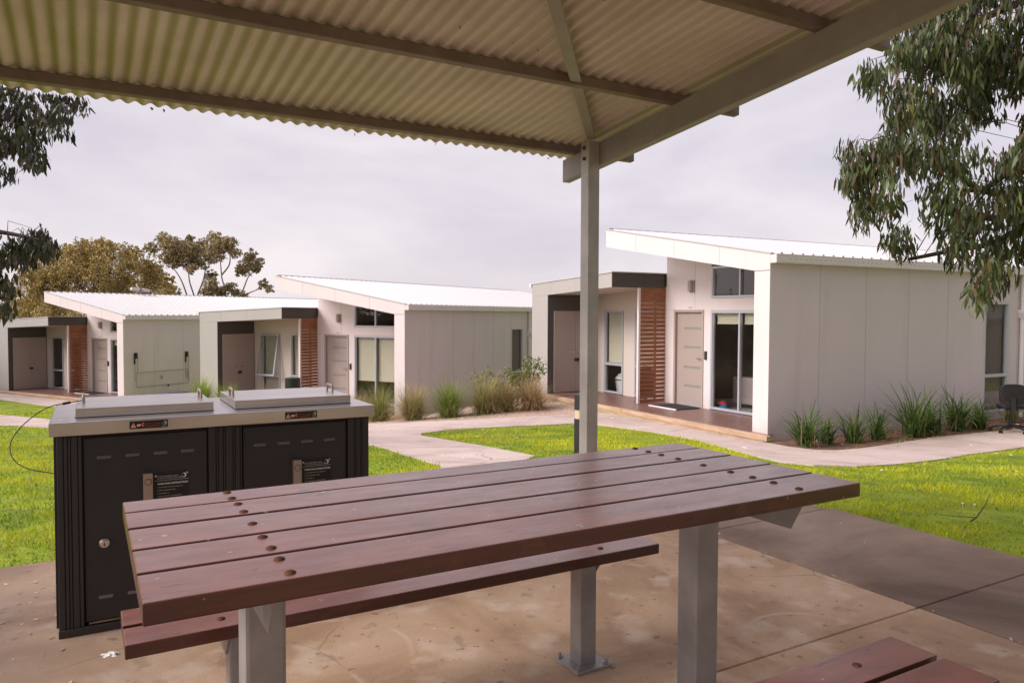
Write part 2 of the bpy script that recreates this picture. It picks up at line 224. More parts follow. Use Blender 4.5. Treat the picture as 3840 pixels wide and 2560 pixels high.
def roof_underside():
    m = mat('roof_underside', (.78, .67, .66), .5, col2=(.58, .48, .46), scale=1.5, stretch=(1, 1, 1), detail=8)
    t = m.node_tree; n = t.nodes.new; l = t.links.new; p = t.nodes['Principled BSDF']
    src = p.inputs['Base Color'].links[0].from_socket
    tcn = n('ShaderNodeTexCoord')
    # algae in the valleys: colour by corrugation phase (runs down each valley) times a broad patch mask
    sx = n('ShaderNodeSeparateXYZ'); l(tcn.outputs['Object'], sx.inputs[0])
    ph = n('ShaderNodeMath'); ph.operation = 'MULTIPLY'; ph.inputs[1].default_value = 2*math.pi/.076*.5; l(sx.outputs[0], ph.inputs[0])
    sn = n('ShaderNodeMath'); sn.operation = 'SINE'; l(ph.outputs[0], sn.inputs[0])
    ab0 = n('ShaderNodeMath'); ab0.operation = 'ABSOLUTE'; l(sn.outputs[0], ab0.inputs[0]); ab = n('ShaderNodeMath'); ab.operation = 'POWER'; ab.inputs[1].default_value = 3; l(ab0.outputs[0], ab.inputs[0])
    pn = n('ShaderNodeTexNoise'); pn.inputs['Scale'].default_value = .9; pn.inputs['Detail'].default_value = 3; l(tcn.outputs['Object'], pn.inputs[0])
    gr = n('ShaderNodeMapRange'); gr.inputs['From Min'].default_value = -.2; gr.inputs['From Max'].default_value = 1.5; gr.inputs['To Min'].default_value = 1.6; gr.inputs['To Max'].default_value = .15; l(sx.outputs[0], gr.inputs[0])
    k = n('ShaderNodeMath'); k.operation = 'MULTIPLY'; l(ab.outputs[0], k.inputs[0]); l(gr.outputs[0], k.inputs[1])
    k2 = n('ShaderNodeMath'); k2.operation = 'MULTIPLY'; l(k.outputs[0], k2.inputs[0]); l(pn.outputs[0], k2.inputs[1])
    mx = n('ShaderNodeMix'); mx.data_type = 'RGBA'; l(k2.outputs[0], mx.inputs[0]); l(src, mx.inputs[6]); mx.inputs[7].default_value = (.28, .25, .07, 1)
    # dirt flecks
    dn = n('ShaderNodeTexNoise'); dn.inputs['Scale'].default_value = 26; dn.inputs['Detail'].default_value = 3; l(tcn.outputs['Object'], dn.inputs[0])
    dr = n('ShaderNodeMapRange'); dr.inputs['From Min'].default_value = .71; dr.inputs['From Max'].default_value = .76; dr.inputs['To Max'].default_value = .8; l(dn.outputs[0], dr.inputs[0])
    m3 = n('ShaderNodeMix'); m3.data_type = 'RGBA'; l(dr.outputs[0], m3.inputs[0]); l(mx.outputs[2], m3.inputs[6]); m3.inputs[7].default_value = (.07, .05, .035, 1)
    k4 = n('ShaderNodeMath'); k4.operation = 'MULTIPLY'; k4.inputs[1].default_value = .38; l(ab.outputs[0], k4.inputs[0])  # brown along each corrugation: dirt plus the shade of the ridges, in the colour
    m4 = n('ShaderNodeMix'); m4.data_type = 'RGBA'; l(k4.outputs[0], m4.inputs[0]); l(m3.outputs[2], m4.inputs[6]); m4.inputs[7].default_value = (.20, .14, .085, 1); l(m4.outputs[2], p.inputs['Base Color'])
roof_underside()

# ------------------------------------------------------------------ mesh helpers
class MB:
    def __init__(s): s.v = []; s.f = []
    def add(s, vs, fs):
        o = len(s.v); s.v += [tuple(v) for v in vs]; s.f += [tuple(i+o for i in f) for f in fs]; return s
    def box(s, x0, x1, y0, y1, z0, z1):
        if x0 > x1: x0, x1 = x1, x0
        if y0 > y1: y0, y1 = y1, y0
        if z0 > z1: z0, z1 = z1, z0
        return s.add([(x0, y0, z0), (x1, y0, z0), (x1, y1, z0), (x0, y1, z0), (x0, y0, z1), (x1, y0, z1), (x1, y1, z1), (x0, y1, z1)],
                     [(3, 2, 1, 0), (4, 5, 6, 7), (0, 1, 5, 4), (1, 2, 6, 5), (2, 3, 7, 6), (3, 0, 4, 7)])
    def hexa(s, b, t):     # two quads (bottom, top)
        return s.add(list(b)+list(t), [(3, 2, 1, 0), (4, 5, 6, 7), (0, 1, 5, 4), (1, 2, 6, 5), (2, 3, 7, 6), (3, 0, 4, 7)])
    def extr(s, poly, fn0, fn1):   # polygon of (a,b) extruded between two embeddings
        n = len(poly); return s.add([fn0(*q) for q in poly]+[fn1(*q) for q in poly], [tuple(range(n))[::-1], tuple(range(n, 2*n))]+[(i, (i+1) % n, n+(i+1) % n, n+i) for i in range(n)])
    def cyl(s, a, b, r0, r1=None, n=16, cap=True):
        r1 = r0 if r1 is None else r1; a = Vector(a); b = Vector(b); d = (b-a).normalized()
        u = d.orthogonal().normalized(); w_ = d.cross(u)
        vs = [a+(u*math.cos(k*2*math.pi/n)+w_*math.sin(k*2*math.pi/n))*r0 for k in range(n)]+[b+(u*math.cos(k*2*math.pi/n)+w_*math.sin(k*2*math.pi/n))*r1 for k in range(n)]
        fs = [(k, (k+1) % n, n+(k+1) % n, n+k) for k in range(n)]
        if cap: fs += [tuple(range(n))[::-1], tuple(range(n, 2*n))]
        return s.add(vs, fs)
    def tube(s, pts, r, n=8):
        pts = [Vector(q) for q in pts]; rs = r if isinstance(r, (list, tuple)) else [r]*len(pts)
        up = None; rings = []
        for i, q in enumerate(pts):
            d = (pts[min(i+1, len(pts)-1)]-pts[max(i-1, 0)]).normalized()
            if up is None: up = d.orthogonal().normalized()
            up = (up-d*up.dot(d)).normalized(); w_ = d.cross(up)
            rings.append([q+(up*math.cos(k*2*math.pi/n)+w_*math.sin(k*2*math.pi/n))*rs[i] for k in range(n)])
        vs = [v for g in rings for v in g]; fs = []
        for i in range(len(pts)-1):
            for k in range(n): fs.append((i*n+k, i*n+(k+1) % n, (i+1)*n+(k+1) % n, (i+1)*n+k))
        fs += [tuple(range(n))[::-1], tuple(range((len(pts)-1)*n, len(pts)*n))]
        return s.add(vs, fs)
    def dome(s, c, r, h, n=12, rings=3):
        vs = []; fs = []
        for j in range(rings):
            a = j/rings*math.pi/2
            for k in range(n): vs.append((c[0]+r*math.cos(a)*math.cos(k*2*math.pi/n), c[1]+r*math.cos(a)*math.sin(k*2*math.pi/n), c[2]+h*math.sin(a)))
        vs.append((c[0], c[1], c[2]+h))
        for j in range(rings-1):
            for k in range(n): fs.append((j*n+k, j*n+(k+1) % n, (j+1)*n+(k+1) % n, (j+1)*n+k))
        for k in range(n): fs.append(((rings-1)*n+k, (rings-1)*n+(k+1) % n, rings*n))
        return s.add(vs, fs)
    def lathe(s, prof, c=(0, 0, 0), n=24):   # profile of (r,z)
        vs = [(c[0]+r*math.cos(k*2*math.pi/n), c[1]+r*math.sin(k*2*math.pi/n), c[2]+z) for r, z in prof for k in range(n)]
        fs = [(i*n+k, i*n+(k+1) % n, (i+1)*n+(k+1) % n, (i+1)*n+k) for i in range(len(prof)-1) for k in range(n)]
        fs += [tuple(range(n))[::-1], tuple(range((len(prof)-1)*n, len(prof)*n))]
        return s.add(vs, fs)
    def build(s, name, m, parent=None, bevel=0., smooth=False, seg=2, extra=()):
        mi = [0]*len(s.f)
        for k, (q, _) in enumerate(extra): s.add(q.v, q.f); mi += [k+1]*len(q.f)
        me = bpy.data.meshes.new(name); me.from_pydata(s.v, [], s.f); me.materials.append(MATS[m])
        for _, mm in extra: me.materials.append(MATS[mm])
        me.polygons.foreach_set('material_index', mi)
        bm = bmesh.new(); bm.from_mesh(me)
        bmesh.ops.recalc_face_normals(bm, faces=bm.faces)
        if bevel > 0:
            ed = [e for e in bm.edges if len(e.link_faces) == 2 and e.calc_face_angle(0) > .5]
            bmesh.ops.bevel(bm, geom=ed, offset=bevel, segments=seg, profile=.6, affect='EDGES', clamp_overlap=True)
        bm.to_mesh(me); bm.free()
        if smooth:
            me.polygons.foreach_set('use_smooth', [True]*len(me.polygons))
            me.set_sharp_from_angle(angle=R(40))
        o = bpy.data.objects.new(name, me); sc.collection.objects.link(o)
        if parent: o.parent = parent
        return o
def tag(o, label=None, cat=None, group=None, kind=None):
    if label: o['label'] = label
    if cat: o['category'] = cat
    if group: o['group'] = group
    if kind: o['kind'] = kind
    return o
def empty(name, loc, rz=0., label=None, cat=None, group=None):
    o = bpy.data.objects.new(name, None); sc.collection.objects.link(o); o.location = loc; o.rotation_euler = (0, 0, rz); o.empty_display_size = .2
    return tag(o, label, cat, group)
def text_mesh(name, s, size, m, parent, origin, xdir, ydir, depth=.0004, align='LEFT', bold=0.):
    c = bpy.data.curves.new(name, 'FONT'); c.body = s; c.size = size; c.extrude = depth; c.offset = bold; c.align_x = align
    o = bpy.data.objects.new(name+'_tmp', c); sc.collection.objects.link(o)
    dg = bpy.context.evaluated_depsgraph_get(); me = bpy.data.meshes.new_from_object(o.evaluated_get(dg)); bpy.data.objects.remove(o); bpy.data.curves.remove(c)
    X = Vector(xdir).normalized(); Y = Vector(ydir).normalized(); Z = X.cross(Y)
    M = Matrix((X, Y, Z)).transposed().to_4x4(); M.translation = Vector(origin); me.transform(M)
    me.materials.clear(); me.materials.append(MATS[m]); q = bpy.data.objects.new(name, me); sc.collection.objects.link(q); q.parent = parent; return q
def numpy_mesh(name, verts, faces_n, m, cols=None, parent=None, loops_per=3, smooth=False):
    """verts (N,3); faces_n (F,k) int array; cols (N,3) point colours"""
    me = bpy.data.meshes.new(name); nv = len(verts); nf = len(faces_n); k = faces_n.shape[1]
    me.vertices.add(nv); me.vertices.foreach_set('co', verts.astype(np.float32).ravel())
    me.loops.add(nf*k); me.loops.foreach_set('vertex_index', faces_n.astype(np.int32).ravel())
    me.polygons.add(nf); me.polygons.foreach_set('loop_start', np.arange(0, nf*k, k, dtype=np.int32)); me.polygons.foreach_set('loop_total', np.full(nf, k, dtype=np.int32))
    if cols is not None:
        a = me.color_attributes.new('tint', 'FLOAT_COLOR', 'POINT'); c4 = np.ones((nv, 4), np.float32); c4[:, :3] = cols; a.data.foreach_set('color', c4.ravel())
    me.update(calc_edges=True); me.materials.append(MATS[m])
    if smooth: me.polygons.foreach_set('use_smooth', [True]*nf)
    o = bpy.data.objects.new(name, me); sc.collection.objects.link(o)
    if parent: o.parent = parent
    return o

# ------------------------------------------------------------------ terrain
CP = np.array([(-6,0,0),(-3,1,0),(-3,3.5,0),(0,0,0),(0,4,0),(3,0,0),(3,4,0),(6,2,0),(6,-6,0),(-6,-6,0),(0,-6,0),(1.59,6.45,-.03),(-1,6,-.05),(-6,4,-.05),
 (4.26,12.39,-.70),(2.4,16,-.72),(.55,19.5,-.74),(10.6,15.6,-.72),(16.5,19,-.75),(7.4,13.9,-.72),(7,10.4,-.58),(16,10,-.6),(6.5,6.5,-.25),
 (-2.89,20.07,-1.42),(-9.9,23.9,-1.45),(.6,26,-1.42),(-13.5,25.95,-1.76),(-20.5,29.8,-1.76),(-30,30,-1.9),(7,33,-1.4),(0,42,-1.6),(-20,45,-2),(20,30,-1.2),(24,16,-.8),(-20,15,-1.2),(-12,12,-.8),(30,0,-.3),(40,40,-1.6),(-40,45,-2.2),(-40,10,-1.4)], float)
def _U(r): return np.where(r > 1e-9, r*r*np.log(np.maximum(r, 1e-9)), 0)
_n = len(CP); _K = _U(np.hypot(CP[:, 0][:, None]-CP[:, 0], CP[:, 1][:, None]-CP[:, 1]))+np.eye(_n)*.5; _P = np.c_[np.ones(_n), CP[:, :2]]
_co = np.linalg.solve(np.block([[_K, _P], [_P.T, np.zeros((3, 3))]]), np.r_[CP[:, 2], 0, 0, 0])
def terr(x, y):
    x = np.asarray(x, float); y = np.asarray(y, float)
    t = _U(np.hypot(x[..., None]-CP[:, 0], y[..., None]-CP[:, 1]))@_co[:_n]+_co[_n]+_co[_n+1]*x+_co[_n+2]*y
    k = np.clip((np.hypot(x, y-15)-32)/20, 0, 1); far = np.where(y > 5, -1.9, -.3)
    return t*(1-k)+far*k-.025
TX, TY, TC, TS = -.6662, 1.333, math.cos(-.5181), math.sin(-.5181)     # frame of the pavilion: l along the table, w away from it
def LW(l, w_, z=0.): return (TX+l*TC+w_*TS, TY-l*TS+w_*TC, z)
def lw_of(x, y): dx = x-TX; dy = y-TY; return dx*TC-dy*TS, dx*TS+dy*TC

def g_axis(lo, hi, step, far):
    a = list(np.arange(lo, hi+1e-6, step)); s = step; x = hi; 
    while x < far: s *= 1.35; x += s; a.append(x)
    s = step; x = lo; b = []
    while x > -far: s *= 1.35; x -= s; b.append(x)
    return np.array(b[::-1]+a)
gx = g_axis(-26, 24, .3, 900); gy = g_axis(-6, 46, .3, 900)
X, Y = np.meshgrid(gx, gy); Z = terr(X, Y)
l_, w__ = lw_of(X, Y); inside = (l_ > -6.3) & (l_ < 4.75) & (w__ < 3.45) & (w__ > -6.3)
Z = np.where(inside, np.minimum(Z, -.06), Z)
nx_, ny_ = len(gx), len(gy); idx = np.arange(nx_*ny_).reshape(ny_, nx_)
F = np.stack([idx[:-1, :-1], idx[:-1, 1:], idx[1:, 1:], idx[1:, :-1]], -1).reshape(-1, 4)
g = numpy_mesh('ground', np.stack([X, Y, Z], -1).reshape(-1, 3), F, 'lawn', smooth=True); tag(g, kind='structure')

def inpoly(x, y, P):
    x = np.asarray(x); y = np.asarray(y); c = np.zeros(x.shape, bool)
    for i in range(len(P)):
        a, b = P[i-1], P[i]
        with np.errstate(divide='ignore', invalid='ignore'):
            t = ((a[1] > y) != (b[1] > y)) & (x < (b[0]-a[0])*(y-a[1])/(b[1]-a[1]+1e-12)+a[0])
        c ^= t
    return c
def smooth_poly(P, it=2):
    for _ in range(it):
        Q = []
        for i in range(len(P)):
            a, b = P[i], P[(i+1) % len(P)]
            if math.dist(a, b) < 1.2 or True: Q += [(a[0]*.75+b[0]*.25, a[1]*.75+b[1]*.25), (a[0]*.25+b[0]*.75, a[1]*.25+b[1]*.75)]
        P = Q
    return P
def sheet(name, P, m, zoff, step=.35, sm=0, kind='structure', edge=0.):
    if sm: P = smooth_poly(P, sm)
    B = []
    for i in range(len(P)):
        a, b = P[i], P[(i+1) % len(P)]; k = max(1, int(math.dist(a, b)/step))
        B += [(a[0]+(b[0]-a[0])*t/k, a[1]+(b[1]-a[1])*t/k) for t in range(k)]
    xs = np.arange(min(q[0] for q in B), max(q[0] for q in B), step); ys = np.arange(min(q[1] for q in B), max(q[1] for q in B), step)
    XX, YY = np.meshgrid(xs, ys); XX = XX.ravel(); YY = YY.ravel(); k = inpoly(XX, YY, B); XX = XX[k]; YY = YY[k]
    Ba = np.array(B); dm = np.array([np.min(np.hypot(Ba[:, 0]-a, Ba[:, 1]-b)) for a, b in zip(XX, YY)]) if len(XX) else np.array([])
    pts = [Vector(q) for q in B]+[Vector((a, b)) for a, b, d in zip(XX, YY, dm) if d > step*.4]
    vs, es, fs, *_ = delaunay_2d_cdt(pts, [], [list(range(len(B)))], 1, 1e-5)
    va = np.array([(v.x, v.y) for v in vs]); zz = terr(va[:, 0], va[:, 1])+zoff
    mb = MB(); mb.add([(a, b, c) for (a, b), c in zip(va, zz)], [tuple(f) for f in fs])
    # a thin turned-down edge so the sheet reads as a slab
    n = len(B); zb = terr(Ba[:, 0], Ba[:, 1]); mb.add([(a, b, c+zoff) for (a, b), c in zip(B, zb)]+[(a, b, c-.05) for (a, b), c in zip(B, zb)], [(i, (i+1) % n, n+(i+1) % n, n+i) for i in range(n)])
    o = mb.build(name, m); 
    if kind: o['kind'] = kind
    return o
# concrete path past the cabins, with the branch that crosses to the pavilion
PATH = [(-24, 29.2), (-14.2, 20.75), (-11.6, 18.8), (-8, 18.0), (-3.35, 17.31), (-1.55, 15.84), (-.89, 15.67), (.23, 15.73), (1.33, 16.0), (2.1, 16.0), (3.0, 14.5), (4.12, 12.25), (4.2, 11.95), (4.28, 11.46), (4.48, 11.0), (4.79, 10.98),
        (5.26, 11.34), (6.16, 12.05), (7.34, 12.9), (8.59, 13.48), (9.57, 13.9), (12.5, 15.4), (20, 19), (21, 17.2), (13.5, 13.8), (10.5, 12.7), (8.12, 11.7), (6.59, 10.72), (5.34, 9.58), (4.49, 8.79), (3.79, 8.2), (3.3, 8.12), (3.05, 8.4), (3.03, 9.0), (3.07, 9.9), (3.13, 11.2), (3.05, 12.2), (2.53, 13.31), (1.75, 14.2), (1.27, 14.5), (-.37, 13.9),
        (-1.15, 13.5), (-1.55, 12.8), (-1.5, 12.3), (-.51, 10.27), (.27, 8.39), tuple(LW(2.05, 3.34)[:2]), tuple(LW(.75, 3.34)[:2]), (-.66, 7.39), (-1.21, 8.54), (-1.71, 9.84), (-2.1, 10.55), (-3.4, 11.6), (-6, 13.3), (-10.39, 16.6), (-11.94, 17.37), (-15, 19.3), (-24, 26)]
sheet('path', PATH, 'path_concrete', .016, .35)
FRONTPATH = [(-27, 32.6), (-20.5, 29.55), (-13.3, 25.75), (-12.2, 24.6), (-13.6, 24.0), (-15.32, 24.95), (-18.78, 27.3), (-28, 31.2)]
sheet('front_path', FRONTPATH, 'path_concrete', .014, .5)
GRAVEL = [(-7.8, 18.1), (-3.35, 17.36), (-1.55, 15.9), (-.89, 15.73), (.23, 15.79), (1.33, 16.06), (2.1, 16.06), (.3, 19.5), (.7, 26.5), (.2, 26.6), (-3.0, 20.1), (-10.1, 24.0), (-10.6, 22)]
sheet('gravel_bed', GRAVEL, 'gravel', .008, .4)
MULCH = [(4.2, 12.0), (4.28, 11.5), (4.5, 11.06), (4.79, 11.04), (5.24, 11.4), (6.14, 12.1), (7.32, 12.96), (8.56, 13.54), (9.55, 13.96), (12.5, 15.5), (17, 17.8), (17, 19.2), (4.4, 12.6)]
sheet('mulch_bed', MULCH, 'bark_mulch', .010, .4)

# pavilion floor: slabs with open joints between them
def slab(name, l0, l1, w0, w1, m):
    mb = MB(); c = [LW(l0, w0), LW(l1, w0), LW(l1, w1), LW(l0, w1)]
    mb.hexa([(a, b, -.12) for a, b, _ in c], [(a, b, 0.) for a, b, _ in c]); o = mb.build(name, m, None, .004, seg=1); return tag(o, kind='structure')
slab('pavilion_floor', -6, 3.301, .584, 3.33, 'concrete'); slab('pavilion_floor', -6, 3.301, -6, .576, 'concrete')
slab('side_pavement', 3.309, 4.48, 1.99, 3.33, 'dark_concrete'); slab('side_pavement', 3.309, 4.53, .584, 1.983, 'dark_concrete'); slab('side_pavement', 3.309, 4.72, -6, .576, 'dark_concrete')
for (a, b, c, d) in ((-6, 4.7, .575, .585), (3.3, 3.31, -6, 3.3), (3.31, 4.5, 1.982, 1.991)):
    mb = MB(); q = [LW(a, c), LW(b, c), LW(b, d), LW(a, d)]; mb.hexa([(x, y, -.05) for x, y, _ in q], [(x, y, -.010) for x, y, _ in q]); tag(mb.build('joint_filler', 'soil'), kind='structure')
# unseen grey sheet, added to tone down the green reflected in the cabin glass
ground_mat('reflection_grey', [(.3, (.045, .045, .048)), (.7, (.075, .073, .075))], 1.5, .3, 80)
m = MB(); xs = np.linspace(-70, -16, 28); ys = np.linspace(-40, 12, 27); zz = [[float(terr(a, b))+.03 for a in xs] for b in ys]
m.add([(a, b, zz[j][i]) for j, b in enumerate(ys) for i, a in enumerate(xs)], [(j*28+i, j*28+i+1, (j+1)*28+i+1, (j+1)*28+i) for j in range(26) for i in range(27)]); tag(m.build('reflection_sheet', 'reflection_grey'), kind='structure')
def scuffs(name, rings):     # chalky curved scrape marks on the slab
    m = MATS[name]; t = m.node_tree; n = t.nodes.new; l = t.links.new; p = t.nodes['Principled BSDF']; last = p.inputs['Base Color'].links[0].from_socket; tcn = n('ShaderNodeTexCoord')
    nn = n('ShaderNodeTexNoise'); nn.inputs['Scale'].default_value = 3.2; nn.inputs['Detail'].default_value = 4; l(tcn.outputs['Object'], nn.inputs[0]); nr = n('ShaderNodeMapRange'); nr.inputs['From Min'].default_value = .47; nr.inputs['From Max'].default_value = .6; nr.inputs['To Max'].default_value = .45; l(nn.outputs[0], nr.inputs[0])
    for cx, cy, rad in rings:
        d = n('ShaderNodeVectorMath'); d.operation = 'DISTANCE'; d.inputs[1].default_value = (cx, cy, 0); l(tcn.outputs['Object'], d.inputs[0])
        a = n('ShaderNodeMath'); a.operation = 'SUBTRACT'; a.inputs[1].default_value = rad; l(d.outputs['Value'], a.inputs[0]); b = n('ShaderNodeMath'); b.operation = 'ABSOLUTE'; l(a.outputs[0], b.inputs[0])
        r = n('ShaderNodeMapRange'); r.inputs['From Min'].default_value = .016; r.inputs['From Max'].default_value = .0; l(b.outputs[0], r.inputs[0]); k = n('ShaderNodeMath'); k.operation = 'MULTIPLY'; l(r.outputs[0], k.inputs[0]); l(nr.outputs[0], k.inputs[1])
        x = n('ShaderNodeMix'); x.data_type = 'RGBA'; l(k.outputs[0], x.inputs[0]); l(last, x.inputs[6]); x.inputs[7].default_value = (.74, .66, .58, 1); last = x.outputs[2]
    l(last, p.inputs['Base Color'])
def brown_far_lawn(name):  # distant lawn browned, added so the cabin glass reflects less green
    m = MATS[name]; t = m.node_tree; n = t.nodes.new; l = t.links.new; p = t.nodes['Principled BSDF']; last = p.inputs['Base Color'].links[0].from_socket; tcn = n('ShaderNodeTexCoord')
    d = n('ShaderNodeVectorMath'); d.operation = 'DISTANCE'; d.inputs[1].default_value = (-3, 12, 0); l(tcn.outputs['Object'], d.inputs[0]); r = n('ShaderNodeMapRange'); r.inputs['From Min'].default_value = 21; r.inputs['From Max'].default_value = 27; l(d.outputs['Value'], r.inputs[0])
    x = n('ShaderNodeMix'); x.data_type = 'RGBA'; l(r.outputs[0], x.inputs[0]); l(last, x.inputs[6]); x.inputs[7].default_value = (.16, .125, .075, 1); l(x.outputs[2], p.inputs['Base Color'])
brown_far_lawn('lawn')
cracks('path_concrete', .45, .006, (.22, .16, .13))
cracks('concrete', .5, .0022, (.20, .13, .09), (.50, .58))
scuffs('concrete', [(-.9, 2.5, .42), (-.55, 2.2, .36), (-.1, 1.9, .40), (-.75, 2.95, .35), (1.3, 3.1, .3)])

# ------------------------------------------------------------------ cabins.  local frame: x = depth v (away behind the front), y = u along the front
def T0(u): return 2.993+.1811*u            # roof line
def B0(u): return 2.734+.1695*(u-.34)      # underside of the front fascia
V1, VE, UC, UF, UFI, UT = 1.477, 15.0, 4.497, 8.06, 7.243, 4.717
def HB(u): return 2.911-.0395*(u-UC)       # top of the low wing
def window(parent, ax, a0, a1, z0, z1, off, mull=(), trans=(), fw=.05, blind=None, inward=.1, label=None, ztop=None):
    """ax 'v': in a front wall, a = u and off = v of the outer face; ax 'u': in the side wall, a = v and off = u"""
    P = (lambda a, d, z: (off+d, a, z)) if ax == 'v' else (lambda a, d, z: (a, off+d, z))
    def bx(mb, a0, a1, d0, d1, z0, z1):
        p = P(a0, d0, z0); q = P(a1, d1, z1); mb.box(p[0], q[0], p[1], q[1], p[2], q[2])
    f = MB(); d0, d1 = -.02, .06
    bx(f, a0, a0+fw, d0, d1, z0, z1); bx(f, a1-fw, a1, d0, d1, z0, z1); bx(f, a0+fw, a1-fw, d0, d1, z0, z0+fw); bx(f, a0+fw, a1-fw, d0, d1, z1-fw, z1)
    for m_ in mull: bx(f, m_-.022, m_+.022, d0+.002, d1, z0+fw, z1-fw)
    for t_ in trans: bx(f, a0+fw, a1-fw, d0+.003, d1, t_-.032, t_+.032)
    # inner sash lines
    for aa in [(a0+fw, a0+fw+.018), (a1-fw-.018, a1-fw)]: bx(f, aa[0], aa[1], .0, .05, z0+fw, z1-fw)
    fo = f.build('window', 'aluminium', parent, .003, seg=1)
    if label: fo['label'] = label
    p = MB(); bx(p, a0+fw, a1-fw, .030, .036, z0+fw, z1-fw); p.build('pane', 'glass', fo)
    if blind:
        for b_ in blind:
            q = MB(); bx(q, b_[0], b_[1], inward, inward+.004, b_[2], z1-.03); bx(q, b_[0], b_[1], inward-.008, inward+.012, b_[2]-.02, b_[2]+.005); q.build('blind', 'blind', fo)
    return fo
def cabin(name, pos, phi, label, lblind, w1blind, awning, porch=True, side_win_blind=None):
    t = empty(name, pos, -phi, label, 'cabin', 'white cabins with sloping roofs')
    # walls
    m = MB(); m.box(0, .015, 0, .34, -.12, B0(0)+.05)
    m.extr([(0, -.12), (.34, -.12), (.34, T0(.34)-.13), (0, T0(0)-.13)], lambda u, z: (.015, max(u, .1), z), lambda u, z: (V1+.1, max(u, .1), z))
    m.build('porch_wall', 'white_paint', t)
    # front wall in the porch: tall part with openings for windows and door
    P = [(4.44, -.05), (4.165, -.05), (4.165, 2.10), (3.20, 2.10), (3.20, -.05), (2.987, -.05), (2.987, 2.077), (.34, 2.077), (.34, 2.336), (2.987, 2.336), (2.987, T0(2.987)-.13), (4.44, T0(4.44)-.13)]
    m = MB(); m.extr(P, lambda u, z: (V1, u, z), lambda u, z: (V1+.12, u, z)); FW = m
    P = [(UFI, -.05), (UFI, 2.62), (4.44, 2.62), (4.44, -.05), (4.80, -.05), (4.80, 2.09), (5.61, 2.09), (5.61, -.05), (6.07, -.05), (6.07, 2.09), (6.90, 2.09), (6.90, -.05)]
    m = MB(); m.extr(P, lambda u, z: (V1+.004, u, z), lambda u, z: (V1+.12, u, z)); m.build('wing_wall', 'cream_paint', t)
    # tall end wall above the wing, back wall, wing end
    m = MB(); m.box(V1+.12, VE, 4.34, 4.44, 2.5, T0(4.34)-.13); m.box(VE-.1, VE, .1, 4.44, -.3, T0(.1)-.15); m.box(VE-.1, VE, 4.44, UF, -.3, 2.7); m.box(V1+.1, VE-.1, UF-.1, UF, -.4, 2.7)
    m.build('back_wall', 'cream_paint', t)
    # long side wall with its window opening
    m = MB(); m.extr([(.015, 0), (6.0, 0), (6.0, 2.275), (6.87, 2.275), (6.87, 0), (VE, 0), (VE, 2.87), (.015, 2.87)], lambda v, z: (v, 0, z), lambda v, z: (v, .1, z))
    m.box(.015, VE, 0, .1, -.45, 0); SW = m
    j = MB()
    for k in range(1, 12):
        v = 1.2*k
        if abs(v-6.0) < .02: j.box(v-.003, v+.003, -.0015, .02, 2.28, 2.86)
        else: j.box(v-.003, v+.003, -.0015, .02, -.4, 2.86)
    SW.build('side_wall', 'lilac_paint', t, extra=[(j, 'joint')])
    j = MB(); j.box(V1-.0015, V1+.01, 3.488, 3.494, 2.11, T0(3.49)-.14); j.box(V1-.0015, V1+.01, 1.516, 1.522, 2.08, 2.335); j.box(V1-.0015, V1+.01, .34, 2.987, 2.092, 2.096); j.box(V1-.0015, V1+.01, 4.168, 4.44, 2.104, 2.108)
    FW.build('front_wall', 'white_paint', t, extra=[(j, 'joint')]); j = MB()
    for u in (1.19, 2.43, 3.65): j.box(-.0015, .01, u-.003, u+.003, B0(u)+.005, T0(u)-.01)
    j.box(-.0015, .01, .005, .335, 2.72, 2.725); FJ = j
    # main roof: ribbed sheet on a lining, fascia, barge capping
    vs = []; fs = []; v = -.02; prof = []
    while v < VE+.15:
        prof += [(v, 0), (v+.19, 0), (v+.205, .032), (v+.235, .032)]; v += .25
    prof.append((v, 0)); u0, u1 = -.06, UT-.005
    for v_, dz in prof: vs += [(v_, u0, T0(u0)+.012+dz), (v_, u1, T0(u1)+.012+dz)]
    fs = [(2*i, 2*i+1, 2*i+3, 2*i+2) for i in range(len(prof)-1)]
    rm = MB(); rm.add(vs, fs); rf = rm.build('roof', 'roof_metal', t)
    m = MB(); m.extr([(-.02, T0(-.02)-.13), (UT-.03, T0(UT)-.135), (UT-.03, T0(UT)), (-.02, T0(-.02))], lambda u, z: (.032, u, z), lambda u, z: (VE+.05, u, z)); m.build('eave_lining', 'soffit', t)
    m = MB(); m.extr([(.34, B0(.34)), (UT, B0(UT)), (UT, T0(UT)), (0, T0(0)), (0, B0(0)+.06), (.34, B0(.34)-.0)], lambda u, z: (0, u, z), lambda u, z: (.03, u, z)); m.build('fascia', 'white_paint', t, extra=[(FJ, 'joint')])
    m = MB(); m.extr([(-.02, T0(-.02)), (UT+.01, T0(UT+.01)), (UT+.01, T0(UT)+.028), (-.02, T0(-.02)+.028)], lambda u, z: (-.008, u, z), lambda u, z: (.06, u, z))
    m.box(.06, VE+.05, UT-.02, UT+.012, T0(UT)-.14, T0(UT)+.05); m.build('barge_capping', 'roof_metal', rf)
    gt = MB(); gt.box(.0, VE, -.135, -.128, 2.848, 2.985); gt.box(.0, VE, -.128, -.004, 2.845, 2.852); gt.box(0, .006, -.128, -.004, 2.852, 2.985)
    gt.tube([(0, -.133, 2.986), (VE, -.133, 2.986)], .008, 6); gt.tube([(0, -.134, 2.875), (VE, -.134, 2.875)], .005, 6);     sl = MB(); k = .3
    while k < 9: sl.box(k, k+.055, -.1375, -.130, 2.912, 2.919); k += .12
    gt.build('gutter', 'gutter_metal', t, extra=[(sl, 'joint')])
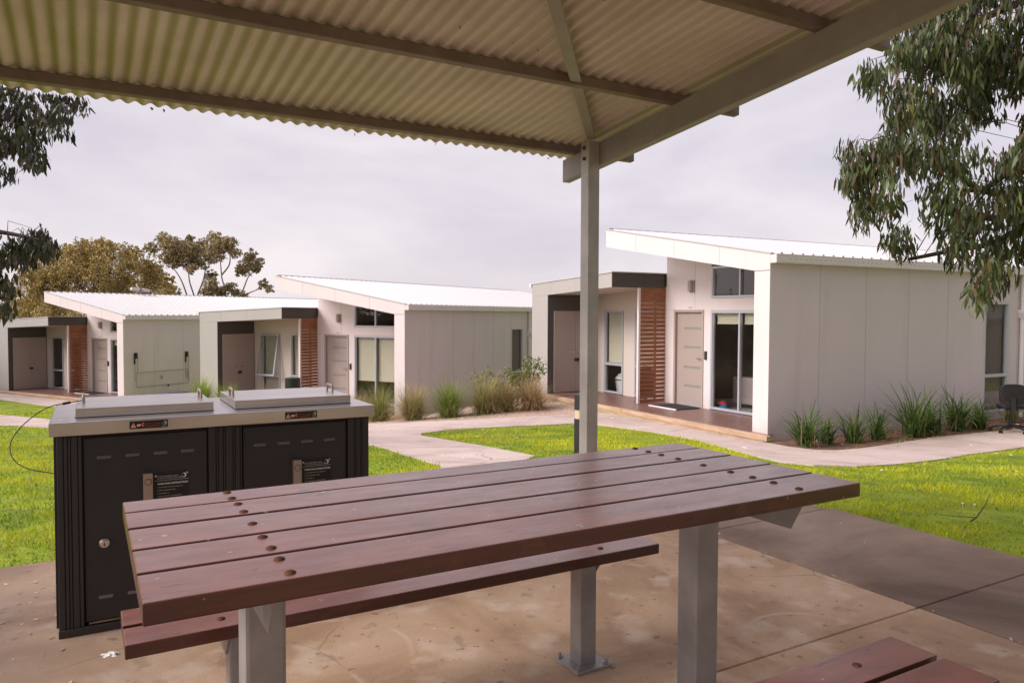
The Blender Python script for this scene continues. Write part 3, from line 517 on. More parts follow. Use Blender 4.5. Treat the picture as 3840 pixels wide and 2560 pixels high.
    # rainwater head and downpipe
    m = MB(); m.cyl((7.27, -.06, -.3), (7.27, -.06, 1.96), .045, n=14); m.cyl((7.27, -.06, 2.12), (7.27, -.06, 2.86), .045, n=14)
    m.hexa([(7.21, -.10, 1.94), (7.33, -.10, 1.94), (7.33, -.004, 1.94), (7.21, -.004, 1.94)], [(7.16, -.17, 2.06), (7.38, -.17, 2.06), (7.38, -.004, 2.06), (7.16, -.004, 2.06)]); m.box(7.16, 7.38, -.17, -.004, 2.06, 2.12)
    m.build('downpipe', 'gutter_metal', t, .003, seg=1)
    # windows
    lb = []
    if lblind is not None: lb = [(.40, 2.13, lblind), (2.19, 2.90, lblind)]
    window(t, 'v', .345, 2.982, .012, 2.075, V1, mull=(2.165,), blind=lb)
    window(t, 'v', .345, 2.982, 2.338, 3.0, V1, mull=(2.165,))
    for (a, b, op) in ((6.075, 6.895, awning), (4.805, 5.605, False)):
        if op:    # awning sash pushed out at the bottom
            fo = window(t, 'v', a, b, .012, 2.088, V1, trans=(.70,), blind=[(a+.06, b-.06, .05)], label='window with its upper sash pushed open')
            s_ = MB(); zt, zb, q = 2.07, .73, .24
            def seg(u0, u1, f0, f1):
                z0_, z1_ = zt-(zt-zb)*f0, zt-(zt-zb)*f1; d0_, d1_ = q*f0, q*f1
                s_.hexa([(V1-.022-d1_-.03, u0, z1_), (V1-.022-d1_-.03, u1, z1_), (V1-.022-d1_+.008, u1, z1_), (V1-.022-d1_+.008, u0, z1_)], [(V1-.022-d0_-.03, u0, z0_), (V1-.022-d0_-.03, u1, z0_), (V1-.022-d0_+.008, u1, z0_), (V1-.022-d0_+.008, u0, z0_)])
            seg(a, b, 0, .04); seg(a, b, .96, 1); seg(a, a+.05, .04, .96); seg(b-.05, b, .04, .96); so_ = s_.build('sash', 'aluminium', fo)
            g_ = MB(); s_ = g_; seg(a+.05, b-.05, .04, .96)
            for i, vv in enumerate(g_.v): g_.v[i] = (vv[0]+(.014 if i in (0, 1, 4, 5) else -.018), vv[1], vv[2])
            g_.build('sash_pane', 'glass', fo)
        else: window(t, 'v', a, b, .012, 2.088, V1, trans=(.745,), blind=[(a+.06, b-.06, w1blind)] if w1blind is not None else None)
    sw = window(t, 'u', 6.0, 6.87, .0, 2.275, 0, trans=(.765,), inward=.12, blind=side_win_blind)
    vs = []; k = 0; v = 6.02
    while v < 6.85: vs.append((v, .14+.025*math.sin(k*.9))); v += .012; k += 1
    q = MB(); q.add([(a_, b_, .02) for a_, b_ in vs]+[(a_, b_, 2.25) for a_, b_ in vs], [(i, i+1, len(vs)+i+1, len(vs)+i) for i in range(len(vs)-1)]); q.build('curtain', 'dark_curtain', sw, smooth=True)
    # entry door
    m = MB(); m.box(V1-.02, V1+.10, 3.20, 3.255, -.02, 2.10); m.box(V1-.02, V1+.10, 4.11, 4.165, -.02, 2.10); m.box(V1-.02, V1+.10, 3.255, 4.11, 2.045, 2.10); fr = m.build('door_frame', 'taupe_paint', t, .003, seg=1)
    m = MB(); d0 = V1+.055; m.box(d0, d0+.03, 3.258, 4.107, .03, 2.042)
    # face panels leave four horizontal grooves
    zs = [.03, .405, .455, .815, .865, 1.255, 1.305, 1.665, 1.715, 2.042]
    m.box(d0-.012, d0, 3.258, 3.33, .03, 2.042); m.box(d0-.012, d0, 3.86, 4.107, .03, 2.042)
    for a_, b_ in zip(zs[0::2], zs[1::2]): m.box(d0-.012, d0, 3.33, 3.86, a_, b_)
    gv = MB(); [gv.box(d0-.004, d0, 3.33, 3.86, a_, b_) for a_, b_ in ((.405, .455), (.815, .865), (1.255, 1.305), (1.665, 1.715))]
    do = m.build('door', 'taupe_paint', t, extra=[(gv, 'groove_metal')])
    m = MB(); m.box(d0-.02, d0+.0, 3.258, 4.107, .0, .028); m.build('threshold', 'aluminium', do)
    m = MB(); m.box(d0-.022, d0-.012, 3.285, 3.315, .98, 1.10); m.cyl((d0-.02, 3.30, 1.05), (d0-.06, 3.30, 1.05), .010, n=10); m.box(d0-.068, d0-.054, 3.29, 3.42, 1.042, 1.058); m.build('handle', 'stainless', do, .002, seg=1)
    m = MB(); m.box(V1-.030, V1, 3.095, 3.155, 1.04, 1.22); m.build('door_keypad', 'black_plastic', t, .006)
    m = MB()
    for k, (a_, b_) in enumerate([(3.69, 3.675), (3.67, 3.66), (3.655, 3.645), (3.635, 3.615), (3.61, 3.595), (3.59, 3.58)]): m.box(V1-.003, V1, b_, a_, 2.135, 2.16 if k % 2 else 2.155)
    m.build('unit_number', 'joint', t)
    m = MB(); m.box(V1-.03, V1, 3.50, 3.66, 2.48, 2.74); l1 = m.build('wall_light', 'galv', t, .01)
    m = MB(); m.cyl((V1-.05, 3.585, 2.50), (V1-.05, 3.585, 2.72), .06, n=16); m.build('light_cover', 'taupe_paint', l1, .004, seg=1)
    # low wing: parapet boards, soffit, left fin, charcoal return with double doors
    def par(u): return HB(u)-.322
    m = MB(); m.extr([(UC, par(UC)), (UF, par(UF)), (UF, HB(UF)), (UC, HB(UC))], lambda u, z: (0.0, u, z), lambda u, z: (.03, u, z)); j = MB(); j.box(-.0012, .01, 5.95, 5.956, par(5.95)+.003, HB(5.95)-.003); j.box(-.0012, .01, 7.1, 7.106, par(7.1)+.003, HB(7.1)-.003); m.build('wing_parapet', 'sage_paint', t, extra=[(j, 'joint')])
    m = MB(); m.extr([(.004, 2.589), (V1+.0, 2.589), (V1+.0, 2.905), (.004, 2.905)], lambda v, z: (v, UC-.012, z), lambda v, z: (v, UC, z)); m.build('wing_side_board', 'charcoal_paint', t)
    m = MB(); m.extr([(UC+.001, par(UC)+.006), (UF-.01, par(UF)+.006), (UF-.01, par(UF)+.03), (UC+.001, par(UC)+.03)], lambda u, z: (.031, u, z), lambda u, z: (V1, u, z)); m.build('porch_soffit', 'soffit', t)
    m = MB(); m.extr([(UC-.03, HB(UC)), (UF+.02, HB(UF)), (UF+.02, HB(UF)+.022), (UC-.03, HB(UC)+.022)], lambda u, z: (-.02, u, z), lambda u, z: (V1-.003, u, z)); m.extr([(4.442, HB(4.44)), (UF+.02, HB(UF)), (UF+.02, HB(UF)+.022), (4.442, HB(4.44)+.022)], lambda u, z: (V1-.003, u, z), lambda u, z: (VE, u, z)); m.build('wing_roof', 'roof_metal', t)
    m = MB(); m.box(-.02, VE, UF+.02, UF+.13, 2.68, 2.79); m.build('wing_gutter', 'gutter_metal', t)
    m = MB(); m.box(0.0, V1+.1, UFI+.014, UF, -.4, 2.42); m.extr([(UFI+.014, 2.42), (UF, 2.42), (UF, par(UF)), (UFI+.014, par(UFI)-.004)], lambda u, z: (0.002, u, z), lambda u, z: (V1+.1, u, z)); m.build('fin_wall', 'sage_paint', t)
    m = MB(); m.box(.0, V1, UFI, UFI+.014, -.02, par(UFI)); m.build('charcoal_cladding', 'charcoal_paint', t)
    for a_, b_, hx in ((.172, .808, .75), (.814, 1.45, .87)):
        m = MB(); m.box(a_, b_, UFI-.022, UFI, .015, 2.08); dd_ = m.build('cupboard_door', 'taupe_paint', t, .003, seg=1)
        m = MB(); m.cyl((hx, UFI-.022, 1.03), (hx, UFI-.07, 1.03), .010, n=8); e_ = -.1 if hx < .8 else .1; m.box(min(hx, hx+e_), max(hx, hx+e_), UFI-.078, UFI-.064, 1.022, 1.038); m.build('handle', 'stainless', dd_)
        hv = .178 if hx < .8 else 1.436
        
        for z_ in (.18, 1.74): m = MB(); m.cyl((hv, UFI-.03, z_), (hv, UFI-.03, z_+.09), .008, n=8); m.build('hinge', 'stainless', dd_)
    m = MB(); m.box(.78, .90, UFI-.075, UFI-.022, .80, .88); m.build('padlock_box', 'black_plastic', t, .01)
    # slatted cedar screen and its post
    m = MB(); z = .012; k = 0
    while z < 2.57:
        g_ = .003 if z > 2.25 else .015
        m.box(.772, V1-.004, UC-.022, UC, z, min(z+.0935-g_, 2.585)); z += .0935; k += 1
    sc_ = m.build('slat_screen', 'cedar', t, .003, seg=1)
    m = MB(); m.box(1.20, 1.235, UC+.001, UC+.035, .01, 2.585); m.build('batten', 'cedar', sc_)
    m = MB(); m.box(.715, .768, UC-.03, UC+.03, 0, 2.588); m.build('screen_post', 'white_paint', t)
    # deck
    m = MB(); v = -.03
    while v < V1-.01: m.box(v, min(v+.132, V1-.002), .345 if v > 0 else -.02, UFI-.024, -.028, .0); v += .137
    m.build('deck', 'deck_timber', t, .003, seg=1)
    m = MB(); m.box(-.02, V1, .345, UFI, -.25, -.03); m.build('deck_base', 'soil', t)
    m = MB(); m.box(-.145, -.035, -.12, 3.9, -.095, -.006); m.box(-.145, -.035, 3.91, 8.15, -.095, -.008); m.box(-.13, -.05, -.02, 8.1, -.2, -.096); m.build('deck_edge', 'pale_timber', t, .006)
    # room inside
    m = MB(); m.box(V1+.12, 9.0, .1, UF-.1, -.03, -.005); m.box(5.2, 5.25, .1, UF-.1, -.03, 2.6); m.box(8.0, 8.05, .1, UF-.1, -.03, 2.6); m.box(5.25, 8.0, 2.4, 2.45, -.03, 2.6); m.box(V1+.12, 5.2, 4.36, 4.42, 0, 2.5); m.build('inside_room', 'dark_interior', t)
    return t
H3 = ((4.2627, 12.3934, -.5995), -.4827); H2 = ((-2.8853, 20.0661, -1.3461), -1.0764); H1 = ((-13.5082, 25.9517, -1.6738), -1.0691)
def hp(H, u, v, z=0.): (x, y, z0), a = H; return (x+u*math.sin(a)+v*math.cos(a), y+u*math.cos(a)-v*math.sin(a), z0+z)
cabin('cabin', *H3, 'nearest white cabin behind the pavilion post, with the longest grey side wall and short blinds', 1.82, .80, False, side_win_blind=None)
cabin('cabin', *H2, 'middle white cabin with cream blinds drawn down, behind the row of tussock grasses', .73, .05, True)
cabin('cabin', *H1, 'farthest white cabin with a clothes rack on its side wall, below the big tree', 1.85, None, False)

def on_house(name, H, label, cat, u, v, z, group=None): return empty(name, hp(H, u, v, z), -H[1], label, cat, group)
# things on and in the cabins
for H, lb in ((H3, 'dark rubber doormat with a white edge on the deck of the nearest cabin'), (H1, 'dark doormat with a white edge on the deck of the farthest cabin')):
    t = on_house('doormat', H, lb, 'doormat', 3.55, .95, .001, 'doormats outside the cabin doors')
    m = MB(); m.box(-.22, .40, -.40, .50, 0, .014)
    for i in range(14): m.box(-.21+i*.044, -.19+i*.044, -.39, .49, .014, .02)
    m.build('mat', 'rubber', t)
    m = MB(); m.box(-.262, -.222, -.40, .50, 0, .022); m.build('edge_strip', 'white_plastic', t)
t = on_house('sofa', H3, 'grey fabric sofa seen from behind through the glass of the nearest cabin', 'sofa', 1.95, 2.25, 0)
m = MB(); m.box(0, .24, -1.2, 1.2, .08, .66); m.build('backrest', 'sofa_fabric', t, .05, seg=3); m = MB(); m.box(.24, .85, -1.0, 1.0, .08, .42); m.build('seat', 'sofa_fabric', t, .05, seg=3)
for s in (-1, 1): m = MB(); m.box(.24, .85, s*1.0 if s > 0 else -1.22, s*1.22 if s > 0 else -1.0, .08, .56); m.build('armrest', 'sofa_fabric', t, .05, seg=3)
t = on_house('toy_bag', H3, 'small red and blue bag on the floor behind the glass door', 'bag', 2.93, 1.78, 0)
m = MB(); m.dome((0, 0, 0), .11, .13, 12, 4); m.build('bag_bottom', 'blue_cloth', t); m = MB(); m.dome((.0, .02, .09), .10, .09, 12, 4); m.build('bag_top', 'red_cloth', t)
t = on_house('pedal_bin', H3, 'white bin with an angled lid inside the low window', 'bin', 6.74, 1.95, 0)
m = MB(); m.hexa([(-.11, -.11, 0), (.11, -.11, 0), (.11, .11, 0), (-.11, .11, 0)], [(-.14, -.14, .30), (.14, -.14, .30), (.14, .14, .30), (-.14, .14, .30)]); m.build('bin_body', 'white_plastic', t, .01)
m = MB(); m.hexa([(-.15, -.16, .33), (.15, -.16, .33), (.15, .17, .33), (-.15, .17, .33)], [(-.10, -.13, .50), (.10, -.13, .50), (.12, .0, .48), (-.12, .0, .48)]); m.build('bin_lid', 'white_plastic', t, .01)
# folding clothes rack on the side wall of the far cabin (local y points out of the wall backwards, so out = -y)
t = on_house('clothes_rack', H1, 'folded wall clothes rack with two dark brackets on the far cabin side wall', 'clothes rack', 0, 0, 0)
for va, zt, zb_ in ((.44, 1.67, .95), (2.52, 1.64, .55)):
    m = MB(); m.box(va-.03, va+.04, -.10, -.002, zt-.20, zt); m.box(va-.055, va-.025, -.06, -.002, zt-.40, zt-.02); m.build('bracket', 'black_plastic', t, .01)
    m = MB(); m.tube([(va+.04, -.08, zt-.2), (va+.06, -.06, zb_)], .014, 6); m.tube([(va-.04, -.03, zt-.4), (va-.02, -.03, zt-1.0)], .008, 6); m.build('arm', 'galv', t)
m = MB(); m.tube([(.46, -.07, .96), (2.52, -.07, .98)], .012, 6); m.tube([(.43, -.06, .45), (2.57, -.06, .46)], .012, 6); m.tube([(.46, -.07, .96), (.43, -.06, .45)], .012, 6); m.tube([(2.52, -.07, .98), (2.57, -.06, .46)], .012, 6)
for k in range(6):
    m.tube([(.46, -.072, .88-k*.075), (2.54, -.072, .88-k*.075)], .002, 4)
m.build('frame', 'galv', t); m = MB(); m.box(1.40, 1.46, -.09, -.07, .68, .82); m.build('latch', 'galv', t); m = MB(); m.cyl((1.72, -.05, .40), (1.72, -.05, .46), .035, n=8); m.build('winder', 'black_plastic', t)
# security camera on the ridge of the far roof
t = on_house('security_camera', H1, 'white twin security camera on the far cabin roof ridge', 'camera', UT-.1, 3.9, T0(UT)+.04)
m = MB(); m.cyl((0, 0, 0), (0, 0, .16), .03); m.cyl((0, 0, .14), (0, 0, .24), .08, .05); m.build('mount', 'galv', t)
for s, a in ((-1, .15), (1, -.1)):
    m = MB(); m.cyl((s*.08, 0, .16), (s*.42, .02, .16+a*.25), .075, .065, n=14); m.build('camera_body', 'white_paint', t, .01)

# ------------------------------------------------------------------ pavilion (shelter): local frame l, w
PZ = lambda w_: 2.514-math.tan(.1025)*(w_-2.5535)
t = empty('pavilion', (TX, TY, 0), .5181, 'open steel pavilion with a corrugated roof and square posts over the picnic table', 'pavilion')
for l0, w0 in ((2.796, 2.5535), (-.99, 2.5535), (2.796, -1.9), (-.99, -1.9)):
    m = MB(); m.box(l0, l0+.09, w0, w0+.09, 0, PZ(w0)); po = m.build('post', 'post_paint', t, .008)
    m = MB(); m.box(l0-.05, l0+.14, w0-.05, w0+.14, .0, .012); m.build('base_plate', 'galv', po)
    for z in (PZ(w0)-.045, PZ(w0)-.115): m = MB(); m.cyl((l0, w0+.045, z), (l0-.012, w0+.045, z), .012, n=6); m.build('bolt', 'rust', po)
for l0 in (2.8865, -1.053):
    m = MB(); a, b = -2.3, 3.0
    m.hexa([(l0, a, PZ(a)-.156), (l0+.062, a, PZ(a)-.156), (l0+.062, b, PZ(b)-.156), (l0, b, PZ(b)-.156)], [(l0, a, PZ(a)), (l0+.062, a, PZ(a)), (l0+.062, b, PZ(b)), (l0, b, PZ(b))]); m.build('beam', 'beam_paint', t, .006)
for w0 in (2.833, 1.8278, .8456, -.14, -1.12, -2.1):
    m = MB(); z = PZ(w0)+.001; dz = math.tan(.1025)*.045
    # top-hat purlin
    m.hexa([(-1.5, w0, z), (3.40, w0, z), (3.40, w0+.045, z-dz), (-1.5, w0+.045, z-dz)], [(-1.5, w0, z+.0535), (3.40, w0, z+.0535), (3.40, w0+.045, z+.0535-dz), (-1.5, w0+.045, z+.0535-dz)]); m.build('purlin', 'purlin_paint', t, .003, seg=1)
m = MB(); A = np.array((2.82, 2.56)); Bp = np.array((-.4, -1.2)); d = (Bp-A)/np.hypot(*(Bp-A)); n_ = np.array((-d[1], d[0]))*.028
c = [A+n_, A-n_, Bp-n_, Bp+n_]; m.hexa([(q[0], q[1], PZ(q[1])+.012) for q in c], [(q[0], q[1], PZ(q[1])+.022) for q in c]); m.build('brace', 'beam_paint', t)
# corrugated sheet
ls = np.arange(-1.52, 3.31, .076/10); ws = np.array([-2.4, -1, 0, 1.5, 2.6, 3.128])
prof = .0092*np.sin(ls*2*math.pi/.076)
VV = np.array([(l, w_, PZ(w_)+.0545+.0092+p_) for w_ in ws for l, p_ in zip(ls, prof)]); n1 = len(ls)
VV2 = VV.copy(); VV2[:, 2] += .0012
FF = np.array([(i*n1+k, i*n1+k+1, (i+1)*n1+k+1, (i+1)*n1+k) for i in range(len(ws)-1) for k in range(n1-1)])
o = numpy_mesh('roof_sheet', VV, FF, 'roof_underside', parent=t, smooth=True)

# ------------------------------------------------------------------ picnic table and benches
def planks(parent, l0, l1, edges, z, th, name='plank', jitter=0.):
    for k, (a, b) in enumerate(edges):
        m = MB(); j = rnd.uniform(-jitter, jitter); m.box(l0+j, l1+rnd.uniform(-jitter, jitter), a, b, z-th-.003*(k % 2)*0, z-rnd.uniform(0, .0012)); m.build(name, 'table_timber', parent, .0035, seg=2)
def bolts(parent, pts, z, r=.013):
    for a, b in pts:
        m = MB(); m.dome((a, b, z-.001), r, .006, 12, 3); m.build('bolt', 'rust', parent, smooth=True)
def bearer(parent, l, w0, w1, z, h, th=.005):   # web under the planks with tapered ends
    m = MB(); m.extr([(w0+.05, z-h), (w1-.05, z-h), (w1, z-.004), (w0, z-.004)], lambda a, zz: (l, a, zz), lambda a, zz: (l+th, a, zz)); m.box(l, l+.045, w0, w1, z-.0045, z-.0005)
    return m.build('bearer', 'galv', parent)
t = empty('picnic_table', (TX, TY, 0), .5181, 'large reddish brown timber slat picnic table in the foreground', 'table')
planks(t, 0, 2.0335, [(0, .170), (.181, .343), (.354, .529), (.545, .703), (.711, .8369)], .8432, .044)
LB = [(.271, .036), (.271, .133), (.272, .218), (.272, .313), (.273, .441), (.275, .570), (.276, .662), (.272, .736), (.271, .815)]
bolts(t, LB+[(1.792, b) for _, b in LB], .8432)
for l0, s in ((.2462, -1), (1.7315, 1)):
    m = MB(); m.box(l0, l0+.1, .40, .50, .0, .797); lg = m.build('leg', 'galv', t, .010)
    m = MB(); m.box(l0-.04, l0+.14, .36, .54, .0, .010); m.build('foot_plate', 'galv', lg)
    bearer(t, l0-.006 if s < 0 else l0+.101, .05, .79, .799, .10)
def bench(label, w_edges, w_leg, left_l=.0):
    t = empty('bench', (TX, TY, 0), .5181, label, 'bench', 'benches of the picnic table')
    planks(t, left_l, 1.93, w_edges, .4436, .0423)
    mids = [sum(e)/2 for e in w_edges]
    bolts(t, [(a, b) for a in (.262, 1.682) for b in mids], .4436)
    for l0, s in ((.28, -1), (1.565, 1)):
        m = MB(); m.box(l0, l0+.075, w_leg, w_leg+.075, 0, .401); lg = m.build('leg', 'galv', t, .007)
        m = MB(); m.box(l0-.045, l0+.120, w_leg-.045, w_leg+.120, 0, .010); m.build('foot_plate', 'galv', lg, .002, seg=1)
        for a, b in ((-.028, -.028), (.103, -.028), (-.028, .103), (.103, .103)): m = MB(); m.cyl((l0+a, w_leg+b, .010), (l0+a, w_leg+b, .016), .013, n=6); m.cyl((l0+a, w_leg+b, .016), (l0+a, w_leg+b, .03), .006, n=8); m.build('anchor_bolt', 'galv', lg)
        bearer(t, l0-.006 if s < 0 else l0+.076, min(w_edges[0][0], w_edges[1][0])+.015, max(w_edges[0][1], w_edges[1][1])-.015, .4013, .07)
    return t
bench('brown slatted bench on the far side of the table', [(.826, .957), (.979, 1.113)], .856)
bench('brown slatted bench at the bottom right, on the near side of the table', [(-.316, -.179), (-.477, -.334)], -.372)

# ------------------------------------------------------------------ barbecue
QP = -.5104
t = empty('barbecue', (-1.8962, 3.0966, 0), -QP, 'double electric barbecue in a dark slatted cabinet with a stainless steel top', 'barbecue')
W_, D_ = 1.343, .665
m = MB(); m.box(.02, W_-.02, .03, D_-.02, .04, .85); m.build('cabinet', 'bbq_door', t)
def grooved(name, l0, l1):
    m = MB(); x = l0
    for ww in ([.030, .006, .018, .006] if l1-l0 > .1 else [.022, .012, .008])*9:
        if x >= l1-.003: break
        m.box(x, min(x+ww, l1), .0, .025, .035, .85); x += ww+.0035
    m.box(l0+.001, l1-.001, .008, .03, .036, .849)
    return m.build(name, 'bbq_slats', t, .0012, seg=1)
grooved('post_cladding', 0, .090); grooved('post_cladding', .592, .736); grooved('post_cladding', 1.240, W_)
m = MB(); y = .0
for k in range(9): m.box(-.012, .012, .03+k*.071, .03+k*.071+.066, .035, .85)
m.build('side_cladding', 'bbq_slats', t); m = MB()
for k in range(9): m.box(W_-.012, W_+.012, .03+k*.071, .03+k*.071+.066, .035, .85)
m.build('side_cladding', 'bbq_slats', t)
m = MB(); m.box(-.004, W_+.004, -.006, D_, 0.0, .034); m.build('plinth', 'bbq_slats', t, .002, seg=1)
for l0, l1, lv, lk in ((.097, .586, (.146, .256, .366, .476), .17), (.743, 1.232, (.790, .901, 1.011, 1.121), .815)):
    m = MB(); m.box(l0, l1, .008, .028, .048, .838); dr = m.build('door', 'bbq_door', t, .004)
    m = MB(); m.box(l0+.01, l1-.01, .004, .0075, .040, .047); m.build('door_sill', 'rust_galv', dr)
    for z in (.752, .149):
        for a in lv:      # pressed louvres
            m = MB(); q = [(a, z-.006), (a+.055, z-.006), (a+.055, z+.006), (a, z+.006)]
            m.hexa([(x_, .008, zz) for x_, zz in q], [(a+.004, .000, z-.006), (a+.051, .000, z-.006), (a+.051, .006, z+.004), (a+.004, .006, z+.004)]); m.build('louvre', 'louvre_metal', dr)
    m = MB(); m.cyl((lk, .008, .381), (lk, .000, .381), .020, n=24); m.cyl((lk, .000, .381), (lk, -.008, .381), .0155, n=24); lo = m.build('lock', 'stainless', dr, .001, seg=1)
    m = MB(); m.cyl((lk, -.008, .376), (lk, -.0086, .376), .004, n=12); m.box(lk-.0012, lk+.0012, -.0086, -.008, .376, .388); m.build('keyhole', 'plate_black', lo)
    # start plate with its two buttons
    hx = l0+.225; m = MB(); m.box(hx, hx+.038, -.022, .008, .46, .668); hb = m.build('button_plate', 'brass', dr, .003)
    for z in (.632, .535): m = MB(); m.cyl((hx+.019, -.0222, z), (hx+.019, -.0228, z), .0150, n=24); m.build('button_ring', 'rust', hb); m = MB(); m.cyl((hx+.019, -.022, z), (hx+.019, -.026, z), .0130, .0115, n=20); m.cyl((hx+.019, -.026, z), (hx+.019, -.029, z), .006, n=14); m.build('button', 'brass', hb)
    # instruction plate
    px = l0+.270; m = MB(); m.box(px, px+.141, .0055, .008, .47, .664); ip = m.build('instruction_plate', 'plate_black', dr)
    def T_(s, size, x, z, mm='ink_white', bold=0.): return text_mesh('lettering', s, size, mm, ip, (px+x, .0050, z), (1, 0, 0), (0, 0, 1), .0002, bold=bold)
    T_('Commercial barbecue  electric', .0068, .012, .6440); T_('For service and information  please contact', .0058, .012, .6355)
    T_('OPERATING INSTRUCTIONS', .0098, .012, .610, bold=.0003)
    for k, s_ in enumerate(('1. Press and HOLD the start button until light turns on', '2. Preheat the hotplate before cooking', '3. Cook when light is on', '4. After use clean hotplate, switches off automatically', '5. To continue cooking after light goes out, restart step 1')):
        T_(s_, .0046, .012, .5965-.0135*k)
    m = MB(); m.box(px+.002, px+.139, .0046, .0054, .6275, .6285); m.build('rule', 'ink_white', ip)
    for sx in (.006, .134): m = MB(); m.cyl((px+sx, .0054, .655 if sx > .1 else .650), (px+sx, .0030, .655 if sx > .1 else .650), .0045, n=12); m.build('rivet', 'stainless', ip)
    def ring(parent, cx, cz, r, y):
        for a0, a1, mm in ((100, 215, 'ink_blue'), (215, 300, 'ink_green'), (300, 450, 'ink_cream')):
            q = MB(); pts = [(cx+rr*math.cos(R(a)), cz+rr*math.sin(R(a))) for rr, seq in ((r, np.linspace(a0, a1, 8)), (r*.5, np.linspace(a1, a0, 8))) for a in seq]
            q.extr(pts, lambda a, b: (a, y, b), lambda a, b: (a, y-.0006, b)); q.build('emblem', mm, parent)
    ring(ip, px+.119, .6445, .0115, .0054)
# countertop with folded edge, two lids with handles
m = MB(); m.box(-.026, W_+.026, -.026, D_+.028, .856, .9134); top = m.build('countertop', 'stainless', t, .004)
for l0, l1 in ((.068, .629), (.725, 1.287)):
    m = MB(); m.box(l0, l1, .110, .600, .9136, .955); ld = m.build('lid', 'stainless', t, .003)
    m = MB(); m.box(l0-.004, l1+.004, .106, .604, .9134, .9142); m.build('lid_seal', 'plate_black', ld)
    for hl in (l0+.028, l1-.026):
        m = MB(); m.tube([(hl, .352, .952), (hl, .352, .979), (hl, .358, .985), (hl, .452, .985), (hl, .458, .979), (hl, .458, .952)], .0065, 10); m.build('lid_handle', 'brass', ld, smooth=True)
    # hot surface sticker on the front edge
    sx = l0+.203; y = -.0262
    m = MB(); m.box(sx, sx+.151, y-.0008, y, .869, .903); st = m.build('warning_sticker', 'plate_black', t)
    q = MB(); q.extr([(sx+.004, .875), (sx+.026, .875), (sx+.015, .896)], lambda a, b: (a, y-.0008, b), lambda a, b: (a, y-.0013, b)); q.build('triangle', 'ink_pink', st)
    q = MB(); q.box(sx+.0142, sx+.0158, y-.0017, y-.0013, .8815, .890); q.box(sx+.0142, sx+.0158, y-.0017, y-.0013, .8780, .8797); q.build('exclamation_mark', 'plate_black', st)
    q = MB(); q.extr([(sx+.029, .879), (sx+.042, .881), (sx+.042, .889), (sx+.029, .888)], lambda a, b: (a, y-.0008, b), lambda a, b: (a, y-.0013, b)); q.build('sleeve', 'ink_cream', st)
    q = MB(); q.extr([(sx+.042, .881), (sx+.050, .880), (sx+.053, .885), (sx+.050, .890), (sx+.042, .889)], lambda a, b: (a, y-.0009, b), lambda a, b: (a, y-.0014, b)); q.build('hand', 'ink_red', st)
    q = MB(); q.extr([(sx+.050, .888), (sx+.057, .891), (sx+.0565, .894), (sx+.049, .892)], lambda a, b: (a, y-.0008, b), lambda a, b: (a, y-.0013, b)); q.extr([(sx+.050, .880), (sx+.056, .879), (sx+.056, .882), (sx+.051, .883)], lambda a, b: (a, y-.0008, b), lambda a, b: (a, y-.0013, b)); q.build('fingers', 'ink_pink', st)
    q = MB(); q.box(sx+.066, sx+.112, y-.0013, y-.0008, .8775, .8788); q.box(sx+.060, sx+.066, y-.0013, y-.0008, .8815, .8828); q.box(sx+.112, sx+.119, y-.0013, y-.0008, .8815, .8828); q.build('underline', 'ink_red', st)
    text_mesh('lettering', 'CAUTION HOT SURFACE', .0058, 'ink_red', st, (sx+.061, y-.0009, .886), (1, 0, 0), (0, 0, 1), .0002, bold=-.0001)
    ring(st, sx+.137, .889, .0085, y-.0008)
    text_mesh('lettering', 'barbecues', .0048, 'ink_white', st, (sx+.126, y-.0009, .8735), (1, 0, 0), (0, 0, 1), .0002)
t2 = empty('security_cable', (-1.8962, 3.0966, 0), -QP, 'thin black cable looping from the left lid handle round the cabinet side', 'cable')
pts = [(.096, .36, .965), (.03, .335, .958), (-.03, .30, .950), (-.075, .25, .93), (-.13, .20, .885), (-.165, .16, .835), (-.172, .13, .79), (-.150, .10, .745), (-.10, .07, .715), (-.04, .05, .700), (-.008, .04, .692)]
def catmull(P, n=6):
    P = [Vector(q) for q in P]; o = []
    for i in range(len(P)-1):
        a, b, c, d = P[max(i-1, 0)], P[i], P[i+1], P[min(i+2, len(P)-1)]
        for k in range(n):
            s = k/n; o.append(.5*((2*b)+(c-a)*s+(2*a-5*b+4*c-d)*s*s+(3*b-a-3*c+d)*s**3))
    return o+[P[-1]]
m = MB(); m.tube(catmull(pts), .0022, 8); cb = m.build('cable', 'black_plastic', t2, smooth=True)
m = MB(); m.tube([(.045, .340, .960), (.015, .328, .956)], .006, 8); m.build('ferrule', 'black_plastic', t2)

